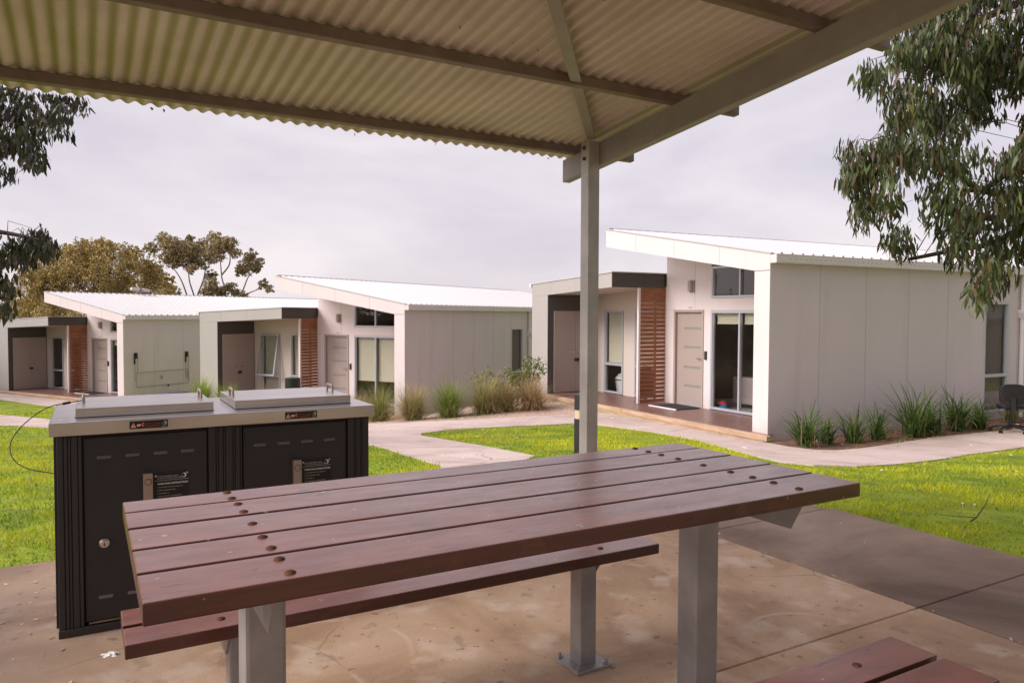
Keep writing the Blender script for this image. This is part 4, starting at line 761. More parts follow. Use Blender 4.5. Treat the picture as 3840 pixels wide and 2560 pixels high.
# ------------------------------------------------------------------ bollard lights
def bollard_src():
    t = empty('bollard_light', (0, 0, 0))
    m = MB(); m.lathe([(.10, 0), (.10, .60), (.085, .605), (.03, .607)]); m.build('column', 'black_plastic', t, smooth=True)
    m = MB(); m.lathe([(.092, .607), (.092, .715)]); m.build('lens', 'lamp_glass', t, smooth=True)
    m = MB(); m.cyl((0, 0, .607), (0, 0, .72), .03); m.build('lamp_holder', 'black_plastic', t)
    m = MB(); m.lathe([(.10, .715), (.10, .893), (.094, .900), (.05, .906), (.001, .908)]); m.build('cap', 'black_plastic', t, smooth=True)
    return t
def copy_tree(o, parent=None):
    c = o.copy(); sc.collection.objects.link(c); c.parent = parent
    for ch in [q for q in list(bpy.data.objects) if q.parent == o and q != c]: copy_tree(ch, c)
    return c
bs = bollard_src()
for k, (x, y, z, lb) in enumerate(((.858, 9.037, -.486, 'black bollard light just left of the pavilion post'), (-2.97, 10.10, -.388, 'black bollard light showing above the right barbecue lid'), (-2.391, 5.283, -.083, 'black bollard light whose cap peeks over the left barbecue lid'))):
    o = bs if k == 0 else copy_tree(bs); o.location = (x, y, z); tag(o, lb, 'bollard light', 'black bollard lights beside the paths')
# short irrigation tap behind the table
t = empty('garden_tap', (.62, 6.55, float(terr(.62, 6.55))), 0, 'small weathered garden tap standing at the foot of the bollard', 'tap')
m = MB(); m.lathe([(.05, 0), (.034, .05), (.024, .12), (.026, .16), (.016, .17), (.016, .19)], n=12); m.build('standpipe', 'rust_galv', t, smooth=True)
m = MB(); m.dome((0, 0, .19), .022, .03, 10, 3); m.build('tap_head', 'rust_galv', t)

# ------------------------------------------------------------------ office chair on the path
t = empty('office_chair', (9.02, 13.45, float(terr(9.02, 13.45))+.016), R(-28), 'black swivel office chair with castors on the path at the right edge', 'chair')
for k in range(5):
    a = R(72*k+20); c_, s_ = math.cos(a), math.sin(a)
    m = MB(); m.tube([(c_*.02, s_*.02, .11), (c_*.15, s_*.15, .115), (c_*.30, s_*.30, .075)], [.028, .024, .016], 8); bl = m.build('base_arm', 'chair_black', t, smooth=True)
    m = MB()
    for off in (-.018, .018): m.cyl((c_*.31-s_*(off-.008), s_*.31+c_*(off-.008), .027), (c_*.31-s_*(off+.008), s_*.31+c_*(off+.008), .027), .027, n=14)
    m.cyl((c_*.30, s_*.30, .03), (c_*.30, s_*.30, .075), .008); m.build('castor', 'chair_black', bl)
m = MB(); m.cyl((0, 0, .08), (0, 0, .27), .032); m.cyl((0, 0, .27), (0, 0, .42), .02); m.box(-.09, .09, -.12, .12, .41, .44); m.build('column', 'chair_black', t)
m = MB(); n_ = 20; ring_ = [(.235*math.copysign(abs(math.cos(a))**.65, math.cos(a)), .225*math.copysign(abs(math.sin(a))**.65, math.sin(a))) for a in np.linspace(0, 2*math.pi, n_, endpoint=False)]
m.extr(ring_, lambda a, b: (a, b, .44), lambda a, b: (a*1.02, b*1.02, .50)); m.build('seat', 'chair_black', t, .018, smooth=True, seg=3)
ring_ = [(.215*math.copysign(abs(math.cos(a))**.6, math.cos(a)), .19*math.copysign(abs(math.sin(a))**.6, math.sin(a))) for a in np.linspace(0, 2*math.pi, n_, endpoint=False)]
m = MB(); m.extr(ring_, lambda a, b: (a, -.245-.03*(1-(a/.215)**2)-.06*(b+.19), .70+b), lambda a, b: (a*1.0, -.20-.03*(1-(a/.215)**2)-.06*(b+.19), .70+b)); bk = m.build('backrest', 'chair_black', t, .015, smooth=True, seg=3)
m = MB()
for k in range(3): m = MB(); m.box(-.15, .15, -.292, -.27, .615+k*.025, .625+k*.025); m.build('back_ridge', 'bbq_slats', bk)
m = MB(); m.tube([(0, -.05, .42), (0, -.22, .42), (0, -.285, .48), (0, -.295, .68)], .02, 8); m.box(-.035, .035, -.315, -.275, .36, .66); m.build('back_support', 'chair_black', t, smooth=False)

# ------------------------------------------------------------------ litter and small things
t = MB(); ra = random.Random(3)
pts = [((.034 if k % 3 else .016)*math.cos(k*.42)*(1+.2*ra.random()), (.026 if k % 3 else .012)*math.sin(k*.42)*(1+.3*ra.random())) for k in range(15)]
t.extr(pts, lambda a, b: (a, b, .0005), lambda a, b: (a*.95, b*.95, .0015)); t.extr([(a*.5+.008, b*.5) for a, b in pts], lambda a, b: (a, b, .002), lambda a, b: (a, b*1.1, .006+.15*abs(a)))
o = t.build('paper_scrap', 'paper'); o.location = (-1.609, 2.956, 0); tag(o, 'crumpled white paper scrap on the concrete by the barbecue', 'litter')
m = MB(); z0 = float(terr(3.3, 5.2)); m.tube([(3.16, 5.10, z0+.02), (3.22, 5.13, z0+.04), (3.36, 5.26, z0+.09), (3.47, 5.38, z0+.14)], [.005, .0045, .003, .002], 6); m.tube([(3.22, 5.13, z0+.04), (3.1, 5.18, z0+.035), (3.0, 5.25, z0+.03)], [.003, .0025, .0015], 5); tag(m.build('fallen_twig', 'dark_bark'), 'bent dark twig lying on the lawn at the right', 'twig')
for k, (x, y) in enumerate(((3.42, 5.62), (3.50, 5.60))):
    m = MB(); z0 = float(terr(x, y))+.034; m.cyl((0, 0, -.034), (0, 0, 0), .0015, n=5); m.lathe([(.001, 0), (.011, .002), (.009, .005), (.003, .005)], n=10); o = m.build('daisy', 'paper'); o.location = (x, y, z0)
    tag(o, 'tiny white daisy in the right lawn, the %s one of the pair' % ('left' if k == 0 else 'right'), 'flower', 'pair of daisies in the lawn')

def flakes(name, pts, size, cols, m='litter', lift=.004, kind='stuff'):
    V = []; F = []; C = []; r = np.random.RandomState(5)
    for x, y, z in pts:
        a = r.uniform(0, 6.28); s = size*r.uniform(.5, 1.4); wd = s*r.uniform(.15, .35); c_, s_ = math.cos(a), math.sin(a); b = len(V)
        for (p, q, h_) in ((-s, 0, 0), (0, -wd, s*.15*r.rand()), (s, 0, s*.3*r.rand()), (0, wd, s*.1*r.rand())): V.append((x+p*c_-q*s_, y+p*s_+q*c_, z+lift+h_))
        F.append((b, b+1, b+2, b+3)); C += [cols[r.randint(len(cols))]]*4
    o = numpy_mesh(name, np.array(V), np.array(F), m, np.array(C)); tag(o, kind=kind); return o
r = np.random.RandomState(2); P = []
for _ in range(520):      # dead leaves swept along the left edge of the floor
    l = r.uniform(-3.2, .1)*1.0; w_ = 3.3-abs(r.normal(0, .9)); x, y, _z = LW(l, w_)
    P.append((x, y, 0))
for _ in range(70):
    l = r.uniform(-2, 4.4); w_ = r.uniform(-.8, 3.3); x, y, _z = LW(l, w_); P.append((x, y, 0))
for q in LW(3.305, 0), : pass
for _ in range(80): x, y, _z = LW(3.305+r.normal(0, .02), r.uniform(-1, 3.3)); P.append((x, y, 0))
o = flakes('leaf_litter', P, .013, [(.7, .5, .4), (.35, .3, .25), (.25, .2, .15), (1.1, .8, .5), (.3, .25, .2)])
P = []
for _ in range(2600):
    x = r.uniform(-11, 11); y = r.uniform(4.5, 21)
    P.append((x, y))
P = np.array(P); k = inpoly(P[:, 0], P[:, 1], MULCH) | inpoly(P[:, 0], P[:, 1], GRAVEL) | ((r.rand(len(P)) < .22))
P = P[k]; P = [(a, b, float(c)+.02) for (a, b), c in zip(P, terr(P[:, 0], P[:, 1]))]
lw_ = [lw_of(a, b) for a, b, c in P]; P = [p_ for p_, q in zip(P, lw_) if not (q[0] < 4.8 and q[1] < 3.4)]
flakes('twig_litter', P, .035, [(.9, .7, .5), (.5, .4, .3), (1.2, 1., .8), (.35, .3, .25)], lift=.012)
# positions of the leaf sprays and crown clumps (metres)
RT_SPRAYS=[(3.89,6.32,4.11),(4.76,7.58,1.67),(3.42,6.39,2.89),(6.12,7.33,2.09),(5.61,7.11,1.89),(4.02,7.84,3.49),(5.27,6.28,2.96),(2.96,6.56,2.62),(5.54,7.58,4.19),(4.5,6.23,3.81),(4.99,6.22,3.26),(5.71,7.08,3.69),(4.13,7.54,4.3),(5.2,7.86,5.03),(5.79,7.78,5.18),(5.25,6.45,1.77),(4.32,7.12,2.21),(3.99,6.21,1.81),(4.41,7.62,3.15),(4.91,6.79,3.32),(5.23,7.82,3.08),(4.88,7.87,3.79),(3.82,7.5,2.16),(4.91,7.06,3.18),(5.25,6.81,4.22),(4.7,6.26,2.34),(4.44,6.78,4.35),(5.35,7.39,4.2),(6.07,7.06,4.72),(4.47,6.45,2.89),(4.16,6.82,3.25),(5.07,6.71,2.94),(5.51,6.44,3.73),(3.94,6.77,3.67),(4.2,7.95,3.48),(4.33,7.32,3.82),(6.64,7.62,4.18),(6.49,7.47,2.36),(6.27,7.21,3.83),(6.07,7.11,3.78),(3.31,6.47,3.63),(4.89,6.7,3.05),(6.69,7.81,4.89),(5.1,6.25,2.17),(3.89,7.71,3.18),(4.62,7.63,2.52),(3.42,6.76,3.91),(6.33,7.89,2.07),(5.08,8,4.09),(5.85,7.66,2.82),(5.25,6.52,3.03),(5.69,6.78,3.8),(5.16,6.35,2.43),(4.36,6.47,2.78),(4.24,6.46,3.81),(5.87,7.28,2.66),(6.02,7.52,4.01),(5.14,7.12,4.42),(3.14,6.71,2.29),(5.15,7.37,3.69),(6.39,7.86,2.83),(6.09,7.81,4.04),(4.19,6.6,4.31),(5.07,6.91,3.72),(4.95,6.58,2.56),(3.6,6.37,2.66),(5.36,6.66,1.93),(4.81,7.62,3.44),(4.21,7.33,3.3),(4.82,6.4,3.16),(4.65,7.15,4.45),(5.61,7.73,3.2),(3.81,6.53,2.76),(5.49,7.34,4.75),(6.52,7.77,4.64),(4.86,7.33,3.88),(6.41,7.6,5.11),(5.49,6.76,4.48),(6.13,7,2.59),(6.03,7.54,3.61),(4.13,7.65,3.09),(4.88,6.33,3.71),(4.65,7.74,4.09),(5.4,7.05,2.9),(3.86,6.37,4.32),(4.91,6.71,3.29),(3.97,6.35,1.58),(3.19,6.44,2.66),(4.52,7.38,4.06),(4.99,7.1,4.64),(5.09,7.83,2.93),(4.12,7.08,2.47),(3.96,7.08,3.26),(4.48,6.81,4.76),(5.32,7.45,4.02),(4.33,6.91,2.23),(5.25,6.26,3.39),(4.31,7.41,4.5),(5.16,7.7,5.17),(3.6,7.16,2.41),(5.43,6.59,4.09),(4.3,6.39,2.35),(5.68,6.9,2.05),(3.3,7.35,2.89),(5.82,7.89,2.35),(4.91,6.73,1.78),(4.66,7.28,4.69),(5.84,7.35,2.66),(5.91,6.62,3.03),(5.12,7.08,4.33),(5.84,6.63,2.8),(4.53,7.59,4.53),(5.81,7.13,2.97),(5.33,7.06,4.54),(5.8,6.69,3.46),(4.14,7.56,3.63),(4.03,7.18,3.94),(5.24,6.68,3.86),(3.69,6.46,4.06),(5.64,6.85,3.54),(4.09,6.92,1.97),(4.18,6.35,2.37),(6.63,7.43,3.76),(4.14,7.4,3.4),(5.7,7.49,2.16),(5.09,6.84,3.34),(5.48,7.57,2.38),(4.25,7.02,3.66),(4.7,6.66,4.77),(4.81,6.36,4.33),(3.27,6.64,2.71),(5.97,7.55,3.42),(6.81,7.75,3.4),(6.11,7.8,5.01),(5.1,7.95,3.97),(5.18,6.6,3.44),(3.57,6.92,2.88),(3.08,6.7,2.75),(5.88,6.83,2.42),(3.16,6.79,2.67),(3.64,6.81,2.73),(4.88,6.41,1.92),(4.19,6.42,3.73),(5.07,6.44,1.89),(6.03,7.44,2.86),(4.38,7.63,4.65),(3.94,6.81,2.17),(5.47,7.82,2.63),(6.57,7.88,2.66),(4.69,6.52,3.8),(3.9,6.66,4.26),(4.61,7.34,3.68),(3.67,6.74,3.3),(3.84,6.67,2.75),(4.43,6.28,3.91),(3.52,7.92,3.14),(3.84,7.1,4),(6.07,7.47,2.7),(4.75,7.05,2.15),(3.83,7.5,3.32),(4.91,7.51,2.47),(5.78,7.44,4.6),(5.91,7.01,4.46),(5.87,7.53,2.96),(3.7,6.5,3.77),(5.78,6.83,3.23),(4.88,6.58,4.05),(5.24,6.62,4.14),(4.85,6.26,2.75),(3.7,6.98,3.81),(4.72,6.26,4.44),(5.56,6.99,4.48),(5.91,7.27,3.94),(3.93,7.88,3.62),(5.99,7.46,3.74),(4.81,6.29,3.7),(6.8,7.99,4.76),(3.71,6.32,3.85),(4.76,7.46,2.45),(3.91,6.45,3.4),(3.92,6.88,3.16),(5.34,7.2,2.98),(5.33,7.98,2.45),(4.83,7.14,1.99),(5.09,7.11,4.12),(4.13,6.28,3.89),(3.13,6.54,2.81),(6.1,7.82,5.23),(5.25,7.46,4.62),(6.49,7.74,4.51),(6.49,7.76,2.43),(5,7.12,4.68),(5.05,6.88,3.93),(4.78,7.65,4.09),(5.01,6.72,2.67),(5.05,6.27,1.85),(4.32,7.8,2.7),(3.7,7.79,3.01),(6.13,7.78,4.49),(6.08,6.8,3.35),(4.45,6.4,3.99),(5.05,6.71,3.59),(4.87,7.3,2.59),(4.28,7.5,2.59),(3.91,6.25,3.77),(5.66,6.87,4.78),(6.82,7.89,4.4),(6.51,7.76,4.96),(5.1,7.52,3.06),(5.47,6.96,3),(5.13,6.62,3.35),(5.75,7.27,4.16),(6.27,7.36,2.34),(3.96,7.66,3.64),(5.4,6.7,3.91),(5.66,6.24,2.72),(4.29,6.6,1.75),(6.07,7.39,4.96),(3.3,6.98,2.77),(4.66,6.28,3.75),(4.49,6.45,3.53),(6.57,7.45,3.87),(5.96,7.6,2.04),(4.69,6.72,3.41),(4.29,6.32,3.87),(4.75,6.5,2.76),(5.43,7.4,3.07),(4.91,6.3,2.43),(4.65,7.37,3.75),(3.42,6.82,2.96),(3.7,6.28,2),(4.78,6.76,3.79),(6.09,7.74,4.1),(3.83,7.57,3.62),(5.66,6.83,2.96),(3.78,6.65,3.94),(4.34,7.86,3.41),(4.04,6.74,3.29),(4.51,7.12,3.85),(6.11,7.47,3.88),(4.76,7.95,3.92),(6.14,7.17,4.9),(5.35,7.76,5.28),(5.65,7.52,3.29),(5.07,6.9,4.69),(5.44,7.13,3.39),(3.06,6.49,3.46),(5.58,7.8,2.42),(4.93,7.46,3.98),(4.1,6.48,3.67),(3.75,6.69,2.81),(4.37,6.67,3.7),(3.03,6.63,2.63),(4.28,7.44,3.44),(5.53,7.39,1.94),(5.36,6.78,2.92),(5.08,6.7,3.5),(4.94,7.14,3.27),(3.94,6.62,3.07),(5.85,7.56,4.79),(6.61,7.74,4.05),(5.78,7.29,2.4),(4.99,6.25,2.02),(6.09,7.43,3.43),(5.57,7.33,3.9),(5.3,6.89,4.7),(4.73,6.68,3.47),(4.57,7.51,4.45),(5.43,6.29,3),(6.39,7.33,2.63),(4.5,6.87,3.58),(6.07,7.72,3.81),(4.11,6.53,3.59),(3.48,6.59,3.56),(4.11,7.34,3.27),(4.04,7.9,2.26),(5.27,7.39,2.47),(5.66,6.79,1.95),(4.05,7.66,2.98),(5.12,6.6,3.66),(5.94,7.03,2.49),(5.5,7.66,3.74),(3.07,6.71,2.59),(4.19,6.27,2.69),(4.55,7.74,4.22),(6.98,7.81,3.8),(5.69,7.21,3.4),(3.48,7.22,3.67),(4.8,6.48,4.14),(6.96,7.89,2.71),(3.14,6.65,2.41),(5.57,7.41,2.64),(5.36,7.21,3.25),(4.23,6.98,3.7),(5.49,6.41,4),(4.53,6.76,3.49),(5.52,6.35,2.39),(4.16,6.98,4.45),(5.47,7.02,2.41),(6.04,7.54,2.6),(5.81,7.99,4.02),(5.58,6.54,2.25),(5.04,6.55,3.08),(6.16,6.94,3.28),(7.09,7.93,3.53),(3.45,6.44,3.24),(5.91,6.72,3.2),(5.57,7.23,4.48),(5.8,7.67,5.2),(4.77,7.88,4.41),(4.26,6.23,4.47),(3.61,6.94,2.03),(6.76,7.96,5.23),(6.65,7.88,3.23),(5.7,7.96,4.63),(4.87,6.63,2.51),(5.89,7.89,2.65),(5.63,6.3,2.62),(4.4,7.04,4.69),(4.52,7.29,4.4),(5.97,7.97,5.17),(6.48,7.64,2.26),(5.14,6.9,3.83),(3.69,6.77,3.69),(5.27,6.67,3.09),(4.56,7.27,4.7),(5.02,6.72,4.05),(6.2,7.86,2.77),(5.1,7.67,2.71),(4.59,6.37,4.58),(4.51,7.9,3.97),(6.19,7.75,4.67),(4.73,6.99,3.63),(5.32,6.82,1.73),(3.26,6.95,2.41),(4.9,7.22,2.86),(5.99,7.19,3.54),(5.07,7.21,3.87),(6.03,7.31,4.53),(5.77,7.06,2.39),(4.65,6.31,3.24),(5.67,7.13,2.46),(5.22,7.15,4.22),(5.15,7.83,3.76),(5.36,7.54,5.12),(5.48,7.65,3.09),(5.94,7.4,4.11),(5.66,7.07,4.86),(4.38,6.27,4.43),(3.62,6.47,2.3),(6.27,7.09,2.5),(5.41,6.98,2.74),(4.58,7.77,2.48),(5.18,7.35,4.87),(4.97,6.88,2.18),(4.24,7.55,4.15),(4.94,6.62,3.79),(5.12,6.91,1.88),(5.66,7.28,2.64),(5.88,7.79,3.34),(3.74,6.59,3.79),(3.39,6.6,3.66),(6.45,7.45,3.35),(4,6.48,1.9),(6.45,7.89,2.68),(5.12,7.13,3.37),(5.1,7.16,4.72),(5.95,7,4.01),(5.93,7.84,1.97),(3.84,6.9,3.98),(5.78,7.07,4.18),(3.13,6.28,2.4),(5.92,7.95,2.02),(5.07,6.58,2.07),(3.88,7.26,4.16),(4.03,7.35,3.32),(5.12,6.71,1.92),(4.33,6.22,3.53),(5.9,7.28,4.44),(3.7,7.8,2.83),(4.77,7.98,2.4),(3.74,6.24,2.22),(4.37,7.91,4.47),(3.77,6.32,3.45),(4.39,7.94,4.42),(4.75,7.67,3.55),(5.31,6.33,3.83),(4.3,6.24,2.8),(5.86,6.71,3.62),(5.09,7.96,2.05),(4.55,6.6,2.27),(6.71,7.87,3.14),(4.43,6.49,3.54),(4.45,7.12,4.68),(6.19,7.67,2.36),(4.18,7.77,4.18),(5.52,6.62,3.1),(3.82,7.27,3.99),(3.72,6.68,3.59),(5.21,6.36,2.74),(4.54,7.59,4.28),(3.69,6.35,3.62),(4.57,6.89,4.75),(3.67,7.81,3.8),(3.75,6.29,2.52),(6.32,7.74,4.71),(5.73,7.25,2.04),(4.64,7.18,2.17),(3.85,6.29,2.73),(4.54,7.18,2.66),(5.57,6.41,4.08),(5,6.53,3.95),(3.62,6.47,3.72),(4.36,7.01,3.66),(3.41,6.58,3.15),(5.15,7.43,4.53),(6.31,7.58,2.8),(5.18,6.89,3.06),(6.19,7.48,3.52),(4.57,6.91,2.81),(4.54,6.62,2.25),(4.99,6.5,1.97),(6.58,7.79,2.4),(5.23,6.97,4.03),(4.42,7.01,4.69),(4.19,7.17,4.39),(4.39,7.12,3.45),(4.47,6.84,2.01),(4.67,7.68,3.67),(5.42,6.31,2.82)]
LT_SPRAYS=[(-5.2,8.95,3.93),(-5.87,9.78,4.12),(-6.77,8.9,4),(-6.43,8.89,3.8),(-5.14,8.75,3.76),(-5.87,8.82,3.37),(-5.9,8.84,3.05),(-6.06,9.26,3.76),(-7.31,9.81,3.54),(-6.62,9.15,3.72),(-7.26,10.32,3.41),(-6.75,9.46,3.7),(-6.92,9.2,2.86),(-6.87,10.02,3.51),(-6.85,10.21,4.17),(-7.08,10.01,3.17),(-6.42,9.64,3.97),(-6.88,9.85,4.11),(-6.33,9.8,3.92),(-6.34,9.5,3.64),(-7.07,9.73,3.5),(-6.86,9.22,3.29),(-7.49,10.49,3.52),(-6.38,9.11,3.93),(-7.07,10.2,3.36),(-6.9,9.21,4.16),(-6.75,9.2,3.24),(-6.04,10.53,4.33),(-7.13,10.15,4.27),(-6.86,10.02,4.04),(-5.23,8.77,3.76),(-6,9.31,3.28),(-6.95,9.46,2.8),(-6.86,9.83,3.01),(-6.43,10.14,4.12),(-6.19,9.17,4.09),(-5.98,9.39,4.01),(-7.18,9.54,4.1),(-7.11,10.36,4.24),(-7.11,9.74,3.65),(-6.13,9.12,3.52),(-6.33,10.53,4.04),(-6,8.74,3.55),(-6.24,9.7,3.66),(-6.23,9.21,2.94),(-6.6,10.43,3.63),(-6.48,8.77,3.56),(-7.45,10.43,4.39),(-6.07,8.83,3.17),(-6.04,8.79,3.36),(-5.49,8.73,3.16),(-6.41,9.67,3.99),(-6,8.78,3.29),(-6.41,10.12,3.68),(-5.8,9.25,3.82),(-5.43,8.65,3.6),(-7.04,10.52,4.02),(-7.35,9.83,3.3),(-7.7,10.26,3.34),(-6.09,9.34,4.07),(-5.55,9.48,4.05),(-5.78,9.44,3.89),(-7.66,10.27,4.17),(-6.24,8.7,2.88),(-6.54,9.42,3.35),(-7.63,10.01,4.61),(-5.69,9.98,4.13),(-6.11,9.58,3.38),(-5.76,8.89,3.62),(-5.42,9.11,3.78),(-6.28,8.74,3.22),(-6.25,9.28,3.48),(-7.12,9.48,4.18),(-6.38,9.24,3.73),(-6.41,8.77,4.07),(-6.88,10.59,4.25),(-5.5,8.95,3.52),(-6.75,9.55,3.82),(-6.23,9.8,3.34),(-7.26,9.62,4.34),(-6.6,9.82,3.09),(-6.48,9.04,3.81),(-6.62,9.61,3.26),(-7.46,10.34,3.99),(-5.49,9.74,4.14),(-6.64,10.19,3.92),(-6.33,9.94,4.24),(-7.08,10.25,4.04),(-6.85,9.26,4.02),(-6.52,9,3.53),(-5.93,9.4,3.67),(-6.96,10.4,3.68),(-7.23,10.35,3.88),(-6.46,9.97,3.76),(-7.21,10.35,3.63),(-7.8,10.48,3),(-7.29,10.42,3.67),(-6.85,9.31,4.24),(-6.74,9.54,3.91),(-7.95,10.5,4.75),(-6.64,10.57,3.91),(-6.43,9.54,3.15),(-5.79,8.86,3.49),(-6.18,9.41,3.49),(-5.79,9.08,3.76),(-6.15,10.36,4.27),(-7.04,9.78,3.68),(-6.13,9.54,4.05),(-6.87,10.16,3.45),(-6.02,9.28,3.53),(-6.39,8.78,2.75),(-6.48,10.1,3.6),(-6.14,8.9,3.46),(-7.28,9.96,3.87),(-7.05,10.57,3.83),(-6.59,9.38,3.06),(-7.4,10.14,3.24),(-7.22,9.43,4.3),(-6.49,8.77,3.63),(-5.49,9.1,3.64),(-6.79,9.01,3.34),(-6.52,9.65,3.89),(-7.97,10.55,3.94),(-6.33,10.21,3.79),(-6.35,9.29,3.12),(-7.05,10.18,4.37),(-6.49,8.77,3.94),(-6.54,9.1,3.13),(-6.57,10.14,4.34),(-6.77,10.11,4.25),(-5.91,9.67,4.12),(-5.5,9.26,3.62),(-7.13,9.49,3.61),(-6.04,9.53,3.78),(-7.18,10.05,3.01),(-6.07,9.88,3.92),(-6.53,8.78,3.35),(-7.85,10.47,3.27),(-6.22,9.46,4.12),(-7.6,10.26,4.53),(-6.95,9.83,4.32),(-6.97,9.57,3.21),(-6.66,9.42,3.76),(-7.83,10.46,4.08),(-6.17,9.44,3.91),(-7.07,9.82,4.19),(-6.96,9.66,4.29),(-6.4,9.98,3.44),(-6.44,8.73,3.78),(-6.08,9.26,3.82),(-6.59,9.47,2),(-6.53,9.56,2.09),(-5.73,8.63,2.06),(-6.14,8.68,1.9),(-5.97,8.95,2.05),(-5.87,9.34,2.37),(-6.55,9.54,2.03),(-5.55,8.98,2.23),(-5.45,8.78,2.16),(-5.97,9.2,2.05),(-6.15,9.59,2.05),(-5.96,9.31,2.09),(-5.87,8.95,2.19),(-5.83,9.32,2.33),(-6,9.1,2.01),(-6.15,9.59,2.36),(-5.65,8.68,2.03),(-5.9,8.89,2.2),(-6.09,9.01,2.05),(-5.98,9.25,2.27),(-5.92,8.82,2.2),(-5.54,8.99,2.18),(-5.77,9.02,2.18),(-6.2,9.43,2.08),(-6.17,9.14,2.13),(-6.49,9.3,2.01),(-6.06,9.15,2.05),(-6.24,8.9,1.94),(-6.41,9.02,1.95),(-6.79,9.48,1.9),(-5.54,8.83,2.26),(-6.31,9.11,2.03),(-5.8,9.32,2.28),(-6.32,8.94,1.97),(-5.82,9.13,2.05),(-6.48,9.21,1.99),(-5.92,9.35,2.35),(-5.71,8.96,2.16),(-6.2,9.52,2.13),(-5.53,8.64,2.1),(-5.8,8.97,2.21),(-6.24,8.83,2.02),(-6.05,9.23,2.15),(-6.14,8.83,2.06),(-6.1,8.96,2.11),(-7.48,10.16,1.42),(-6.85,9.61,1.5),(-6.51,9.47,1.72),(-6.68,9.11,1.72),(-6.76,9.2,1.94),(-6.42,9.35,1.6),(-6.19,8.79,1.38),(-6.59,9.37,1.67),(-6.98,9.36,1.4),(-7.35,10.19,1.96),(-7.04,9.78,1.83),(-6.2,8.67,1.84),(-6.28,9.28,1.69),(-6.88,10.01,1.98),(-6.29,8.78,1.58),(-6.66,9.17,1.47),(-6.29,9.25,1.77),(-6.98,9.91,1.52),(-6.73,9.43,1.76),(-7.62,10.19,1.89),(-6.46,9.14,1.92),(-7.5,9.96,1.6),(-6.9,9.24,1.47),(-6.5,9.62,1.47),(-7.01,9.31,1.73),(-7.11,9.45,1.82),(-6.59,9.45,1.73),(-7.46,10.17,1.53),(-6.37,9.04,1.85),(-6.56,9.2,1.83),(-6.54,9.31,1.99),(-6.44,9.3,1.87),(-6.81,9.25,1.81),(-7.16,9.8,2.03),(-5.9,8.71,1.42),(-5.89,8.75,1.74),(-6.96,9.44,1.87),(-6.44,9.28,1.58),(-6.7,9.05,1.71),(-6.2,9.04,1.77)]
BG_A=[(-37.08,58.4,3.56,1.32),(-35.18,54.72,4.21,0.78),(-36.82,59.77,5.33,1.35),(-36.52,60.72,6.26,0.87),(-32.49,56.32,6.14,0.92),(-32.35,58.57,6.33,1.02),(-29.27,54.61,6.11,0.78),(-30.53,59.44,6.17,0.85),(-29.75,58.59,5.27,1.02),(-27.3,56.01,5.1,0.86),(-27.24,56.57,4.1,0.81),(-27.74,56.4,3.52,0.92),(-31.23,60.49,4.16,1.24),(-30.54,56.08,4.64,1.26),(-33.95,59.64,4.48,1.34),(-34.93,58.82,4.43,1.32),(-36.75,59.6,3.25,1.34),(-35.35,59.69,2.53,1.34),(-33.4,59.48,2.53,1.34),(-30.56,57.78,2.5,1.3),(-29.4,58.77,2.53,1.2),(-33.01,57.19,5.28,1.05),(-32.47,58.32,5.6,1.07),(-39.04,60.67,2.04,1.24),(-34.52,56.3,1.42,1.27),(-32.09,55.08,0.86,1.01),(-28.5,59.71,4.74,0.73),(-36.63,58.85,4.18,0.96),(-32.55,60.17,3.53,1.11),(-28.58,56.77,6.07,0.52),(-34.37,60.45,7.04,0.43),(-30.83,56.24,6.71,0.4),(-37.74,59.57,1.54,0.98),(-37.09,57.07,1.18,0.82),(-36.48,54.74,1.07,0.78)]
BG_B=[(-30.13,62.64,6.82,0.58),(-29.08,62.88,7.61,0.64),(-27.98,61.57,6.92,0.82),(-27.89,63.66,6.92,0.91),(-28.41,62.21,5.9,0.76),(-27.33,62.06,6.02,0.89),(-26.7,63.29,6.76,0.91),(-26.13,62.52,5.81,0.77),(-25.16,63.68,7.84,0.59),(-23.67,60.2,6.87,0.92),(-22.87,60.37,7.01,0.68),(-23.41,63.12,6.63,0.52),(-24.81,62.44,6.31,0.7),(-25.44,61.82,7.27,0.38),(-21.42,61.47,6.25,0.5),(-21.55,63.71,5.78,0.46),(-22.2,62.96,5.47,0.77),(-22.88,63.4,5.11,0.52),(-21.5,63.17,5.23,0.39),(-25.56,63.62,4.72,0.46),(-24.32,60.5,3.7,0.68),(-23.21,61.5,3.61,0.5),(-24.14,61.95,3.12,0.63),(-23.61,63.93,3.18,0.52),(-24.52,60.08,3.06,0.49),(-20.47,61.59,3.88,0.44),(-19.7,60.76,3.47,0.37),(-22.04,61.38,2.8,0.5),(-25.93,60.85,5.07,0.44),(-26.18,60.91,7.55,0.31)]
BG_C=[(-32.88,71.32,4.68,0.58),(-32.68,69.93,3.9,0.72),(-32.36,71.11,3.65,0.66),(-31.95,68.95,3.02,0.85),(-33.32,70.39,4.34,0.36)]
BG_D=[(-50.6,73.03,1.57,1.2),(-50.19,73.95,0.82,1.06),(-51.47,73.82,0.66,1.21),(-50.06,75.19,3.42,0.77),(-51.07,76.04,4.22,0.54),(-50.42,76.65,2.52,0.78),(-49.68,73.45,1.87,0.9),(-48.82,73.72,1.58,0.91),(-51.03,75.02,2.8,0.61)]

